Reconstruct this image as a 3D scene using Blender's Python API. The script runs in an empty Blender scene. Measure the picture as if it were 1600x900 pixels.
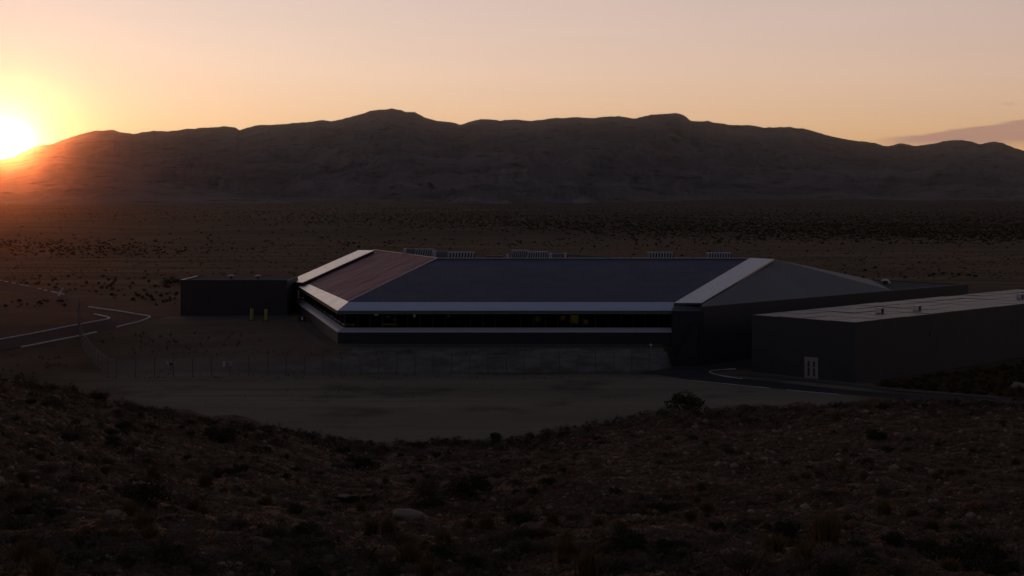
import bpy, bmesh, math, random
import numpy as np
from mathutils import Vector, Matrix
from mathutils import noise as mnoise

# ------------------------------------------------------------------ camera, sky, sun, exposure
SC = bpy.context.scene
COL = SC.collection
F, HZ, H = 2300.0, 300.0, 20.3            # focal length in photo pixels (1600 wide), horizon row, eye height
cam_d = bpy.data.cameras.new('camera')
cam = bpy.data.objects.new('camera', cam_d)
COL.objects.link(cam)
cam.location = (0, 0, H)
cam.rotation_euler = (math.pi / 2, 0, 0)
cam_d.sensor_width = 36.0
cam_d.lens = 36.0 * F / 1600.0
cam_d.shift_y = -(450.0 - HZ) / 1600.0
cam_d.clip_start = 0.5
cam_d.clip_end = 20000
SC.camera = cam

SUN_AZ, SUN_EL = math.radians(-19.0), math.radians(1.58)
SUN = Vector((math.sin(SUN_AZ) * math.cos(SUN_EL), math.cos(SUN_AZ) * math.cos(SUN_EL), math.sin(SUN_EL)))

SC.render.engine = 'CYCLES'
SC.cycles.use_denoising = True
SC.cycles.max_bounces = 6
SC.cycles.diffuse_bounces = 2
SC.cycles.volume_bounces = 0
SC.cycles.transparent_max_bounces = 16
SC.cycles.sample_clamp_indirect = 4.0
SC.view_settings.view_transform = 'Standard'
SC.view_settings.look = 'None'
SC.view_settings.exposure = 0.0
SC.view_settings.gamma = 1.0
SC.view_settings.use_curve_mapping = False


class NT:
    """small helper for node trees"""
    def __init__(self, tree):
        self.t = tree
        self.n = tree.nodes
        self.l = tree.links

    def new(self, kind, **kw):
        n = self.n.new(kind)
        for k, v in kw.items():
            setattr(n, k, v)
        return n

    def put(self, sock, v):
        if hasattr(v, 'is_output'):
            self.l.new(v, sock)
        elif v is not None:
            sock.default_value = v

    def math(self, op, a, b=None, c=None, clamp=False):
        n = self.new('ShaderNodeMath', operation=op, use_clamp=clamp)
        for i, v in enumerate((a, b, c)):
            if v is not None:
                self.put(n.inputs[i], v)
        return n.outputs[0]

    def vmath(self, op, a, b=None, scale=None):
        n = self.new('ShaderNodeVectorMath', operation=op)
        self.put(n.inputs[0], a)
        if b is not None:
            self.put(n.inputs[1], b)
        if scale is not None:
            self.put(n.inputs['Scale'], scale)
        return n.outputs['Value'] if op in ('DOT_PRODUCT', 'LENGTH') else n.outputs[0]

    def mix(self, f, a, b, blend='MIX'):
        n = self.new('ShaderNodeMix', data_type='RGBA', blend_type=blend)
        self.put(n.inputs[0], f)
        self.put(n.inputs[6], a)
        self.put(n.inputs[7], b)
        return n.outputs[2]

    def noise(self, vec, scale, detail=4, rough=0.55, out=0, dist=0.0):
        n = self.new('ShaderNodeTexNoise')
        self.put(n.inputs['Vector'], vec)
        n.inputs['Scale'].default_value = scale
        n.inputs['Detail'].default_value = detail
        n.inputs['Roughness'].default_value = rough
        n.inputs['Distortion'].default_value = dist
        return n.outputs[out]

    def ramp(self, f, lo, hi, smooth=True):
        n = self.new('ShaderNodeMapRange', interpolation_type='SMOOTHSTEP' if smooth else 'LINEAR')
        self.put(n.inputs[0], f)
        n.inputs[1].default_value = lo
        n.inputs[2].default_value = hi
        return n.outputs[0]

    def xyz(self, v):
        n = self.new('ShaderNodeSeparateXYZ')
        self.put(n.inputs[0], v)
        return n.outputs

    def comb(self, x, y, z):
        n = self.new('ShaderNodeCombineXYZ')
        for i, v in enumerate((x, y, z)):
            self.put(n.inputs[i], v)
        return n.outputs[0]


def build_world():
    w = bpy.data.worlds.new('World')
    SC.world = w
    w.use_nodes = True
    t = NT(w.node_tree)
    bg = t.n['Background']
    sky = t.new('ShaderNodeTexSky', sky_type='NISHITA', sun_disc=False)
    sky.sun_elevation = SUN_EL
    sky.sun_rotation = SUN_AZ
    sky.altitude = 1300
    sky.dust_density = 1.0
    d = t.new('ShaderNodeTexCoord').outputs['Generated']
    d = t.vmath('NORMALIZE', d)
    x, y, z = t.xyz(d)
    cs = t.vmath('DOT_PRODUCT', d, tuple(SUN))
    ang = t.math('MULTIPLY', t.math('ARCCOSINE', t.math('MINIMUM', cs, 0.999999)), 57.2958)
    az = t.math('MULTIPLY', t.math('ARCTAN2', x, y), 57.2958)
    el = t.math('MULTIPLY', t.math('ARCSINE', z), 57.2958)
    elp = t.math('MAXIMUM', el, 0.0)

    def ex(v, k):
        return t.math('EXPONENT', t.math('MULTIPLY', v, -1.0 / k))

    # thin dust and cloud drifting about the sun
    streak = t.noise(t.comb(t.math('MULTIPLY', az, 0.55), t.math('MULTIPLY', el, 1.0), 3.0), 0.9, 5, 0.6)
    streak = t.math('MULTIPLY_ADD', streak, 0.7, 0.65)
    wisp = t.noise(t.comb(t.math('MULTIPLY', az, 0.9), t.math('MULTIPLY', el, 0.6), 9.0), 1.0, 5, 0.6, 0, 0.6)
    near = t.math('MULTIPLY', ex(ang, AUR1[1]), streak)
    wide = ex(ang, AUR2[1])
    fwd = ex(ang, 95.0)
    arch = t.math('MULTIPLY', t.math('EXPONENT', t.math('MULTIPLY', t.math('MULTIPLY', el, el), -1.0 / 256.0)), fwd)
    band = t.math('MULTIPLY', ex(elp, 5.0), fwd)
    rise = t.math('MULTIPLY', arch, t.math('SUBTRACT', 1.0, ex(elp, 5.0)))
    c = t.vmath('MULTIPLY', sky.outputs[0], NISH)
    for col, k in ((BAND, band), (ARCH, arch), (RISE, rise), (AUR2[0], wide), (AUR3[0], t.math('MULTIPLY', ex(ang, AUR3[1]), t.math('MULTIPLY_ADD', wisp, 3.2, -0.6))),
                   (DOME, t.math('SUBTRACT', 1.0, ex(elp, 14.0)))):
        c = t.vmath('ADD', c, t.vmath('SCALE', col, scale=k))
    # soft unevenness of the evening sky
    var = t.noise(t.comb(t.math('MULTIPLY', az, 0.05), t.math('MULTIPLY', el, 0.35), 1.0), 1.0, 5, 0.55)
    c = t.vmath('SCALE', c, scale=t.math('MULTIPLY_ADD', var, 0.14, 0.93))
    # a flat bank of purple evening cloud in the west-north-west, and one wisp above it
    q = t.comb(t.math('MULTIPLY', az, 0.45), t.math('MULTIPLY', el, 3.0), 7.3)
    n1 = t.noise(q, 1.3, 6, 0.6)
    top = t.math('MULTIPLY_ADD', az, 0.125, 0.27)                     # upper edge climbs to the right
    top = t.math('ADD', top, t.math('MULTIPLY_ADD', n1, 0.36, -0.18))
    m = t.ramp(t.math('SUBTRACT', top, el), -0.03, 0.09)
    bot = t.math('MULTIPLY_ADD', n1, 0.3, 1.60)
    m = t.math('MULTIPLY', m, t.ramp(t.math('SUBTRACT', el, bot), -0.14, 0.2))
    m = t.math('MULTIPLY', m, t.math('MULTIPLY', t.ramp(az, 13.2, 15.6), t.ramp(az, 34.0, 27.0)))
    m = t.math('MULTIPLY', m, 0.88)
    n2 = t.noise(t.comb(t.math('MULTIPLY', az, 1.6), t.math('MULTIPLY', el, 9.0), 2.0), 1.0, 4, 0.6)
    e1 = t.math('MULTIPLY', t.math('SUBTRACT', az, 18.65), 1 / 0.3)
    e2 = t.math('MULTIPLY', t.math('SUBTRACT', el, 3.24), 1 / 0.07)
    r2 = t.math('ADD', t.math('MULTIPLY', e1, e1), t.math('MULTIPLY', e2, e2))
    m2 = t.math('MULTIPLY', t.ramp(t.math('ADD', r2, t.math('MULTIPLY', n2, 1.4)), 1.8, 0.5), 0.45)
    c = t.mix(m, c, CLOUD)
    c = t.mix(m2, c, (0.56, 0.27, 0.19, 1))
    c = t.vmath('ADD', c, t.vmath('SCALE', AUR1[0], scale=near))
    t.put(bg.inputs[0], c)
    bg.inputs[1].default_value = 1.0


NISH = (0.007, 0.011, 0.030)              # weight of the Nishita sky
BAND = (0.60, 0.02, 0.0)                # red glow along the horizon
ARCH = (0.365, 0.415, 0.056)              # evening arch over the sunset
RISE = (0.63, 0.415, 0.68)              # and its pink upper part
AUR1 = ((12.0, 10.0, 7.0), 0.34)
AUR2 = ((0.0, 0.045, 0.02), 8.0)
AUR3 = ((0.0, 0.13, 0.06), 1.6)
DOME = (0.037, 0.043, 0.057)              # blue of the upper sky
CLOUD = (0.40, 0.23, 0.185, 1)
build_world()

sun_d = bpy.data.lights.new('sun', 'SUN')
sun_d.energy = 0.33
sun_d.angle = math.radians(0.53)
sun_d.color = (1.0, 0.23, 0.06)
sun = bpy.data.objects.new('sun', sun_d)
COL.objects.link(sun)
sun.rotation_euler = (-SUN).to_track_quat('-Z', 'Y').to_euler()

HAZE_DENSITY, HAZE_G = 3.0e-5, 0.977

# ------------------------------------------------------------------ helpers
rng = np.random.default_rng(11)
random.seed(11)


def ray(px, py):
    return Vector(((px - 800.0) / F, 1.0, (HZ - py) / F))


def at_depth(px, py, Y):
    r = ray(px, py)
    return Vector((r.x * Y, Y, H + r.z * Y))


def at_z(px, py, z):
    r = ray(px, py)
    Y = (z - H) / r.z
    return Vector((r.x * Y, Y, z))


def on_plane(px, py, p0, n):
    r = ray(px, py)
    o = Vector((0, 0, H))
    t = (Vector(p0) - o).dot(n) / r.dot(n)
    return o + r * t


def tag(o, label=None, cat=None, group=None, kind=None):
    if label:
        o['label'] = label
    if cat:
        o['category'] = cat
    if group:
        o['group'] = group
    if kind:
        o['kind'] = kind
    return o


def empty(name, loc=(0, 0, 0), rz=0.0):
    o = bpy.data.objects.new(name, None)
    COL.objects.link(o)
    o.location = loc
    o.rotation_euler = (0, 0, rz)
    return o


def link_mesh(name, me, mat, parent=None, loc=None, rot=None, scale=None):
    o = bpy.data.objects.new(name, me)
    COL.objects.link(o)
    if mat is not None and not me.materials:
        me.materials.append(mat)
    if parent is not None:
        o.parent = parent
    if loc is not None:
        o.location = loc
    if rot is not None:
        o.rotation_euler = rot
    if scale is not None:
        o.scale = scale
    return o


class MB:
    def __init__(self):
        self.v, self.f = [], []

    def poly(self, pts):
        i = len(self.v)
        self.v += [tuple(p) for p in pts]
        self.f.append(tuple(range(i, i + len(pts))))

    def prism(self, bottom, top):
        """closed solid between two rings of equal length"""
        n = len(bottom)
        i = len(self.v)
        self.v += [tuple(p) for p in bottom] + [tuple(p) for p in top]
        self.f.append(tuple(range(i + n - 1, i - 1, -1)))
        self.f.append(tuple(range(i + n, i + 2 * n)))
        for k in range(n):
            a, b = i + k, i + (k + 1) % n
            self.f.append((a, b, b + n, a + n))

    def box(self, x0, x1, y0, y1, z0, z1):
        self.prism([(x0, y0, z0), (x1, y0, z0), (x1, y1, z0), (x0, y1, z0)],
                   [(x0, y0, z1), (x1, y0, z1), (x1, y1, z1), (x0, y1, z1)])

    def slab(self, pts, thick):
        """planar polygon thickened downwards along its normal"""
        p = [Vector(a) for a in pts]
        n = Vector((0, 0, 0))
        for k in range(len(p)):
            n += p[k].cross(p[(k + 1) % len(p)])
        n.normalize()
        if n.z < 0:
            n = -n
            p = p[::-1]
        self.prism([a - n * thick for a in p], p)

    def bar(self, a, b, w, h=None):
        h = h or w
        a, b = Vector(a), Vector(b)
        d = (b - a).normalized()
        s = d.cross(Vector((0, 0, 1)))
        if s.length < 1e-4:
            s = Vector((1, 0, 0))
        s.normalize()
        u = s.cross(d).normalized()
        q = [(-1, -1), (1, -1), (1, 1), (-1, 1)]
        self.prism([a + s * (i * w / 2) + u * (j * h / 2) for i, j in q][::-1],
                   [b + s * (i * w / 2) + u * (j * h / 2) for i, j in q][::-1])

    def cyl(self, base, r0, r1, h, n=14):
        bx, by, bz = base
        ring = [(math.cos(2 * math.pi * k / n), math.sin(2 * math.pi * k / n)) for k in range(n)]
        self.prism([(bx + r0 * c, by + r0 * s, bz) for c, s in ring], [(bx + r1 * c, by + r1 * s, bz + h) for c, s in ring])

    def mesh(self, name='m', bevel=0.0):
        me = bpy.data.meshes.new(name)
        me.from_pydata(self.v, [], self.f)
        bm = bmesh.new()
        bm.from_mesh(me)
        bmesh.ops.recalc_face_normals(bm, faces=bm.faces)
        if bevel > 0:
            bmesh.ops.bevel(bm, geom=bm.edges[:], offset=bevel, segments=1, affect='EDGES', clamp_overlap=True)
        bm.to_mesh(me)
        bm.free()
        return me

    def build(self, name, mat, parent=None, bevel=0.0):
        return link_mesh(name, self.mesh(name, bevel), mat, parent)


def np_mesh(name, v, f, attrs=None, smooth=False):
    """fast mesh from numpy arrays; f is (n,3) or (n,4)"""
    me = bpy.data.meshes.new(name)
    nv, nf, k = len(v), len(f), f.shape[1]
    me.vertices.add(nv)
    me.vertices.foreach_set('co', np.ascontiguousarray(v, np.float32).ravel())
    me.loops.add(nf * k)
    me.loops.foreach_set('vertex_index', np.ascontiguousarray(f, np.int32).ravel())
    me.polygons.add(nf)
    me.polygons.foreach_set('loop_start', np.arange(0, nf * k, k, dtype=np.int32))
    if smooth:
        me.polygons.foreach_set('use_smooth', np.ones(nf, bool))
    for a, val in (attrs or {}).items():
        at = me.attributes.new(a, 'FLOAT', 'POINT')
        at.data.foreach_set('value', np.ascontiguousarray(val, np.float32))
    me.update(calc_edges=True)
    return me


# value noise in numpy (for terrain)
_perm = rng.random((256, 256))


def vnoise(x, y):
    xi, yi = np.floor(x).astype(int), np.floor(y).astype(int)
    fx, fy = x - xi, y - yi
    fx = fx * fx * fx * (fx * (fx * 6 - 15) + 10)
    fy = fy * fy * fy * (fy * (fy * 6 - 15) + 10)
    g = lambda a, b: _perm[a & 255, b & 255]
    return (g(xi, yi) * (1 - fx) * (1 - fy) + g(xi + 1, yi) * fx * (1 - fy)
            + g(xi, yi + 1) * (1 - fx) * fy + g(xi + 1, yi + 1) * fx * fy) * 2 - 1


def fbm(x, y, octv=5, gain=0.5, lac=2.03):
    s, a = 0.0, 1.0
    for k in range(octv):
        s = s + a * vnoise(x + 17.3 * k, y - 9.1 * k)
        x, y, a = x * lac, y * lac, a * gain
    return s


def ridged(x, y, octv=5, gain=0.5):
    s, a = 0.0, 1.0
    for k in range(octv):
        s = s + a * (1 - 2 * np.abs(vnoise(x + 31.7 * k, y + 5.3 * k)))
        x, y, a = x * 2.1, y * 2.1, a * gain
    return s


def sstep(v, a, b):
    t = np.clip((v - a) / (b - a), 0, 1)
    return t * t * (3 - 2 * t)


# ------------------------------------------------------------------ materials
def mat_new(name):
    m = bpy.data.materials.new(name)
    m.use_nodes = True
    t = NT(m.node_tree)
    return m, t, t.n['Principled BSDF']


def mat_plain(name, col, rough=0.7, metal=0.0, var=0.12, scale=3.0, bump=0.0, bscale=30.0, spec=0.5, coords='Object', dirt=0.0):
    m, t, b = mat_new(name)
    co = t.new('ShaderNodeTexCoord').outputs[coords]
    n = t.noise(co, scale, 5, 0.6)
    lo = tuple(c * (1 - var) for c in col) + (1,)
    hi = tuple(min(1, c * (1 + var)) for c in col) + (1,)
    c = t.mix(n, lo, hi)
    if dirt:
        n2 = t.ramp(t.noise(co, scale * 0.37, 6, 0.65), 0.45, 0.7)
        c = t.mix(t.math('MULTIPLY', n2, dirt), c, (0.10, 0.075, 0.055, 1))
    t.put(b.inputs['Base Color'], c)
    b.inputs['Metallic'].default_value = metal
    t.put(b.inputs['Roughness'], t.math('MULTIPLY_ADD', t.noise(co, scale * 2.3, 4, 0.6), 0.16, rough - 0.08))
    b.inputs['Specular IOR Level'].default_value = spec
    if bump:
        bp = t.new('ShaderNodeBump')
        bp.inputs['Strength'].default_value = bump
        bp.inputs['Distance'].default_value = 0.02
        t.put(bp.inputs['Height'], t.noise(co, bscale, 4, 0.6))
        t.put(b.inputs['Normal'], bp.outputs[0])
    return m


def mat_ribbed(name, col, rough, metal, period, axis, depth=0.02, var=0.1, spec=0.5):
    """profiled sheet: ribs along one direction given as a unit vector across them"""
    m, t, b = mat_new(name)
    g = t.new('ShaderNodeNewGeometry').outputs['Position']
    s = t.math('MULTIPLY', t.vmath('DOT_PRODUCT', g, axis), 1.0 / period)
    fr = t.math('FRACT', s)
    rib = t.ramp(t.math('ABSOLUTE', t.math('SUBTRACT', fr, 0.5)), 0.30, 0.40)
    sheet = t.new('ShaderNodeTexWhiteNoise', noise_dimensions='1D')
    t.put(sheet.inputs['W'], t.math('FLOOR', t.math('MULTIPLY', s, 0.25)))
    n = t.noise(g, 0.35, 5, 0.6)
    k = t.math('ADD', t.math('MULTIPLY', sheet.outputs[0], 0.5), t.math('MULTIPLY', n, 0.5))
    t.put(b.inputs['Base Color'], t.mix(k, tuple(c * (1 - var) for c in col) + (1,), tuple(c * (1 + var) for c in col) + (1,)))
    b.inputs['Metallic'].default_value = metal
    t.put(b.inputs['Roughness'], t.math('MULTIPLY_ADD', n, 0.16, rough - 0.08))
    b.inputs['Specular IOR Level'].default_value = spec
    bp = t.new('ShaderNodeBump')
    bp.inputs['Strength'].default_value = 0.6
    bp.inputs['Distance'].default_value = depth
    t.put(bp.inputs['Height'], rib)
    t.put(b.inputs['Normal'], bp.outputs[0])
    return m


M = {}
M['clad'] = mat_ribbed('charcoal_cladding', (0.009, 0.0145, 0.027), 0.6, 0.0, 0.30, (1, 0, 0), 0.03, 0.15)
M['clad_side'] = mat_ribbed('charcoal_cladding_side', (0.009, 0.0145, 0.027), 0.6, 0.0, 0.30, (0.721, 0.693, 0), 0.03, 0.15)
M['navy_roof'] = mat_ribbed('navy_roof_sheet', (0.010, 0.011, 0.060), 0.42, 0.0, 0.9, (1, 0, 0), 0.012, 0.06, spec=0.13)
M['grey_roof'] = mat_ribbed('grey_roof_sheet', (0.21, 0.205, 0.20), 0.7, 0.0, 0.9, (0.721, 0.693, 0), 0.012, 0.10, spec=0.1)
M['red_roof'] = None
M['metal'] = mat_plain('brushed_metal', (0.48, 0.48, 0.50), 0.30, 1.0, 0.08, 0.35, 0.05, 12)
M['sill'] = mat_plain('pale_sill_paint', (0.52, 0.52, 0.58), 0.32, 0.0, 0.06, 0.8)
M['metal_dull'] = mat_plain('dull_metal', (0.38, 0.42, 0.53), 0.36, 1.0, 0.10, 0.35, 0.05, 12)
M['trim'] = mat_plain('pale_trim', (0.55, 0.53, 0.52), 0.45, 0.3, 0.08, 1.0)
M['fascia'] = mat_plain('grey_fascia', (0.10, 0.105, 0.10), 0.6, 0.0, 0.1, 0.8)
M['frame'] = mat_plain('dark_frame', (0.02, 0.02, 0.022), 0.5, 0.0, 0.1, 2.0)
M['inside'] = mat_plain('dark_interior', (0.05, 0.047, 0.035), 0.8, 0.0, 0.2, 1.0)
M['olive'] = mat_plain('olive_partition', (0.16, 0.13, 0.03), 0.7, 0.0, 0.25, 1.0)
M['annex_roof'] = mat_plain('annex_roof_sheet', (0.12, 0.112, 0.12), 0.48, 0.0, 0.25, 0.5, 0.1, 6, spec=0.28)
M['flat_roof'] = mat_plain('felt_roof', (0.055, 0.055, 0.06), 0.9, 0.0, 0.2, 0.6, 0.1, 6, spec=0.05)
M['slat'] = mat_plain('dull_slat', (0.36, 0.365, 0.38), 0.55, 0.1, 0.1, 3.0)
M['vent'] = mat_plain('galvanised_vent', (0.50, 0.50, 0.52), 0.45, 0.3, 0.1, 3.0)
M['dark'] = mat_plain('black_opening', (0.012, 0.012, 0.013), 0.6, 0.0, 0.1, 3.0)
M['door'] = mat_plain('white_door_paint', (0.20, 0.21, 0.235), 0.5, 0.0, 0.06, 2.0)
M['kerb'] = mat_plain('pale_kerb_concrete', (0.56, 0.53, 0.51), 0.6, 0.0, 0.12, 1.5, 0.1, 25, dirt=0.12)
M['path'] = mat_plain('pale_concrete', (0.105, 0.095, 0.083), 0.85, 0.0, 0.2, 0.7, 0.2, 18, dirt=0.4, spec=0.08)
M['asphalt'] = mat_plain('asphalt', (0.050, 0.047, 0.048), 0.85, 0.0, 0.25, 0.5, 0.3, 40, dirt=0.3, spec=0.06)
M['old_asphalt'] = mat_plain('dusty_asphalt', (0.078, 0.055, 0.046), 0.95, 0.0, 0.2, 0.25, 0.3, 40, dirt=0.3, spec=0.03)
M['yellow'] = mat_plain('yellow_green_paint', (0.25, 0.29, 0.06), 0.6, 0.0, 0.12, 3.0)
M['fpost'] = mat_plain('dark_fence_post', (0.085, 0.083, 0.082), 0.7, 0.0, 0.15, 2.0)
M['post'] = mat_plain('galvanised_post', (0.17, 0.17, 0.18), 0.6, 0.2, 0.15, 2.0)
M['white'] = mat_plain('white_paint', (0.62, 0.62, 0.62), 0.55, 0.0, 0.08, 2.0)
M['rock'] = mat_plain('brown_stone', (0.140, 0.092, 0.060), 0.95, 0.0, 0.45, 1.7, 0.5, 9, spec=.05)
M['rock_pale'] = mat_plain('pale_stone', (0.28, 0.21, 0.155), 0.95, 0.0, 0.25, 1.3, 0.4, 7, spec=.05)
M['rock_red'] = mat_plain('reddish_stone', (0.150, 0.074, 0.046), 0.95, 0.0, 0.4, 1.7, 0.5, 9, spec=.05)


def mat_leaf(name, c1, c2):
    m, t, b = mat_new(name)
    g = t.new('ShaderNodeNewGeometry')
    oi = t.new('ShaderNodeObjectInfo')
    n = t.noise(g.outputs['Position'], 2.2, 3, 0.6)
    k = t.math('ADD', t.math('MULTIPLY', n, 0.6), t.math('MULTIPLY', oi.outputs['Random'], 0.45))
    t.put(b.inputs['Base Color'], t.mix(k, c1 + (1,), c2 + (1,)))
    b.inputs['Roughness'].default_value = 0.8
    b.inputs['Specular IOR Level'].default_value = 0.05
    return m


M['leaf_dark'] = mat_leaf('dark_shrub_leaf', (0.026, 0.029, 0.014), (0.058, 0.056, 0.027))
M['leaf_far'] = mat_leaf('brown_scrub', (0.044, 0.033, 0.018), (0.078, 0.056, 0.030))
M['leaf_grey'] = mat_leaf('grey_shrub_twig', (0.085, 0.066, 0.046), (0.175, 0.135, 0.095))
M['leaf_ochre'] = mat_leaf('ochre_tussock', (0.10, 0.066, 0.028), (0.19, 0.120, 0.048))
M['twig'] = mat_plain('twig_bark', (0.05, 0.04, 0.032), 0.9)


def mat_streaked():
    """brown sheet, reflected sky painted in as streaks up the slope"""
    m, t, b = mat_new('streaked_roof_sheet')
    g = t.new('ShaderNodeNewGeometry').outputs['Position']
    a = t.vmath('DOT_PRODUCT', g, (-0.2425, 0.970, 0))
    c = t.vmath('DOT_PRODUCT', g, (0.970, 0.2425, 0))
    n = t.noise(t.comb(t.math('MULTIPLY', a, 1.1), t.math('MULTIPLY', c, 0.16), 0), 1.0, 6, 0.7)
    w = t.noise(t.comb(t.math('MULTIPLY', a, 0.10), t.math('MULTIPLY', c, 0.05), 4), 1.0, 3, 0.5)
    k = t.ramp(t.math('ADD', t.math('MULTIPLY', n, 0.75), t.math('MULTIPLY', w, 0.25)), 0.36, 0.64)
    t.put(b.inputs['Base Color'], t.mix(k, (0.26, 0.142, 0.145, 1), (0.54, 0.30, 0.28, 1)))  # streaks put the sky's reflection in the ribs into the colour
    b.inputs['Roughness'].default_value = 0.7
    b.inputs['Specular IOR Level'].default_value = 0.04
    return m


M['red_roof'] = mat_streaked()


def mat_ground():
    m, t, b = mat_new('desert_ground')
    g = t.new('ShaderNodeNewGeometry').outputs['Position']
    x, y, z = t.xyz(g)
    at = t.new('ShaderNodeAttribute', attribute_name='sand')
    hill = t.new('ShaderNodeAttribute', attribute_name='hill')
    bank = t.new('ShaderNodeAttribute', attribute_name='bank')
    big = t.noise(g, 0.006, 6, 0.6)
    mid = t.noise(g, 0.09, 6, 0.62)
    fine = t.noise(g, 1.1, 6, 0.65)
    streak = t.noise(t.vmath('MULTIPLY', g, (0.02, 0.11, 0.1)), 1.0, 6, 0.62)
    soil = t.mix(t.ramp(mid, 0.3, 0.7), (0.085, 0.054, 0.033, 1), (0.150, 0.093, 0.056, 1))
    # far plain: streaks of dry grass, bare red earth and dark scrub
    far = t.mix(t.ramp(streak, 0.35, 0.68), (0.095, 0.060, 0.035, 1), (0.205, 0.125, 0.066, 1))
    far = t.mix(t.ramp(big, 0.42, 0.66), far, (0.140, 0.084, 0.050, 1))
    scrubby = t.math('MULTIPLY', t.ramp(t.math('ADD', y, t.math('MULTIPLY', mid, 220.0)), 560, 800), t.ramp(t.math('ADD', x, t.math('MULTIPLY', big, 600.0)), 60, 330))
    far = t.mix(t.math('MULTIPLY', scrubby, 0.86), far, (0.046, 0.039, 0.028, 1))
    c = t.mix(t.ramp(y, 190, 320), soil, far)
    sand = t.mix(t.ramp(streak, 0.3, 0.7), (0.200, 0.155, 0.112, 1), (0.275, 0.215, 0.158, 1))
    sand = t.mix(t.ramp(mid, 0.50, 0.70), sand, (0.115, 0.090, 0.070, 1))
    rut = t.noise(t.vmath('MULTIPLY', g, (0.012, 0.5, 0.1)), 1.0, 5, 0.7, 0, 0.4)
    sand = t.mix(t.math('MULTIPLY', t.ramp(rut, 0.56, 0.70), 0.5), sand, (0.085, 0.066, 0.050, 1))
    c = t.mix(at.outputs['Fac'], c, sand)
    scree = t.mix(t.ramp(fine, 0.35, 0.65), (0.085, 0.053, 0.031, 1), (0.180, 0.112, 0.070, 1))
    scree = t.mix(t.math('MULTIPLY', t.ramp(t.noise(g, 0.16, 5, 0.65), 0.46, 0.66), 0.75), scree, (0.070, 0.053, 0.024, 1))
    c = t.mix(hill.outputs['Fac'], c, scree)
    stone = t.mix(t.ramp(t.noise(t.vmath('MULTIPLY', g, (0.5, 0.5, 1.6)), 0.6, 6, 0.72), 0.34, 0.66), (0.085, 0.077, 0.067, 1), (0.215, 0.196, 0.176, 1))
    c = t.mix(bank.outputs['Fac'], c, stone)
    c = t.mix(0.35, c, t.mix(fine, (0.4, 0.4, 0.4, 1), (1.0, 1.0, 1.0, 1)), 'MULTIPLY')
    t.put(b.inputs['Base Color'], c)
    b.inputs['Roughness'].default_value = 0.95
    b.inputs['Specular IOR Level'].default_value = 0.04
    bp = t.new('ShaderNodeBump')
    bp.inputs['Strength'].default_value = 0.7
    bp.inputs['Distance'].default_value = 0.12
    hgt = t.math('ADD', fine, t.math('MULTIPLY', t.noise(g, 4.5, 4, 0.65), 0.5))
    t.put(bp.inputs['Height'], hgt)
    t.put(b.inputs['Normal'], bp.outputs[0])
    return m


def mat_mountain():
    m, t, b = mat_new('mountain_rock')
    g = t.new('ShaderNodeNewGeometry').outputs['Position']
    n = t.noise(g, 0.004, 8, 0.65)
    f = t.noise(t.vmath('MULTIPLY', g, (1, 1, 2.5)), 0.02, 6, 0.65)
    c = t.mix(t.ramp(n, 0.35, 0.65), (0.094, 0.081, 0.084, 1), (0.152, 0.130, 0.130, 1))
    c = t.mix(t.ramp(f, 0.52, 0.66), c, (0.045, 0.038, 0.028, 1))
    t.put(b.inputs['Base Color'], c)
    b.inputs['Roughness'].default_value = 0.95
    b.inputs['Specular IOR Level'].default_value = 0.1
    bp = t.new('ShaderNodeBump')
    bp.inputs['Strength'].default_value = 0.32
    bp.inputs['Distance'].default_value = 8.0
    t.put(bp.inputs['Height'], t.math('ADD', t.noise(g, 0.018, 8, 0.68), t.math('MULTIPLY', f, 0.4)))
    t.put(b.inputs['Normal'], bp.outputs[0])
    return m


def mat_glass():
    m, t, b = mat_new('dark_window_glass')
    out = t.n['Material Output']
    t.n.remove(b)
    tr = t.new('ShaderNodeBsdfTransparent')
    tr.inputs[0].default_value = (0.42, 0.43, 0.36, 1)
    gl = t.new('ShaderNodeBsdfGlossy')
    gl.inputs[0].default_value = (0.35, 0.36, 0.38, 1)
    gl.inputs['Roughness'].default_value = 0.012
    fr = t.new('ShaderNodeFresnel')
    fr.inputs[0].default_value = 1.45
    mx = t.new('ShaderNodeMixShader')
    t.put(mx.inputs[0], fr.outputs[0])
    t.l.new(tr.outputs[0], mx.inputs[1])
    t.l.new(gl.outputs[0], mx.inputs[2])
    t.l.new(mx.outputs[0], out.inputs[0])
    return m


def mat_glow(name, col, strength):
    m, t, b = mat_new(name)
    b.inputs['Base Color'].default_value = col + (1,)
    b.inputs['Emission Color'].default_value = col + (1,)
    b.inputs['Emission Strength'].default_value = strength
    return m


def mat_chainlink():
    """woven wire: a diamond grid of wires, open between them"""
    m, t, b = mat_new('chain_link_wire')
    out = t.n['Material Output']
    uv = t.new('ShaderNodeTexCoord').outputs['Object']
    x, y, z = t.xyz(uv)
    u = t.math('MULTIPLY', t.math('ADD', x, z), 9.0)
    v = t.math('MULTIPLY', t.math('SUBTRACT', x, z), 9.0)

    def wire(s):
        return t.math('GREATER_THAN', t.math('ABSOLUTE', t.math('SUBTRACT', t.math('FRACT', s), 0.5)), 0.462)
    w = t.math('MAXIMUM', wire(u), wire(v))
    b.inputs['Base Color'].default_value = (0.34, 0.34, 0.36, 1)
    b.inputs['Metallic'].default_value = 0.3
    b.inputs['Roughness'].default_value = 0.5
    tr = t.new('ShaderNodeBsdfTransparent')
    mx = t.new('ShaderNodeMixShader')
    t.put(mx.inputs[0], w)
    t.l.new(tr.outputs[0], mx.inputs[1])
    t.l.new(b.outputs[0], mx.inputs[2])
    t.l.new(mx.outputs[0], out.inputs[0])
    return m


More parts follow.
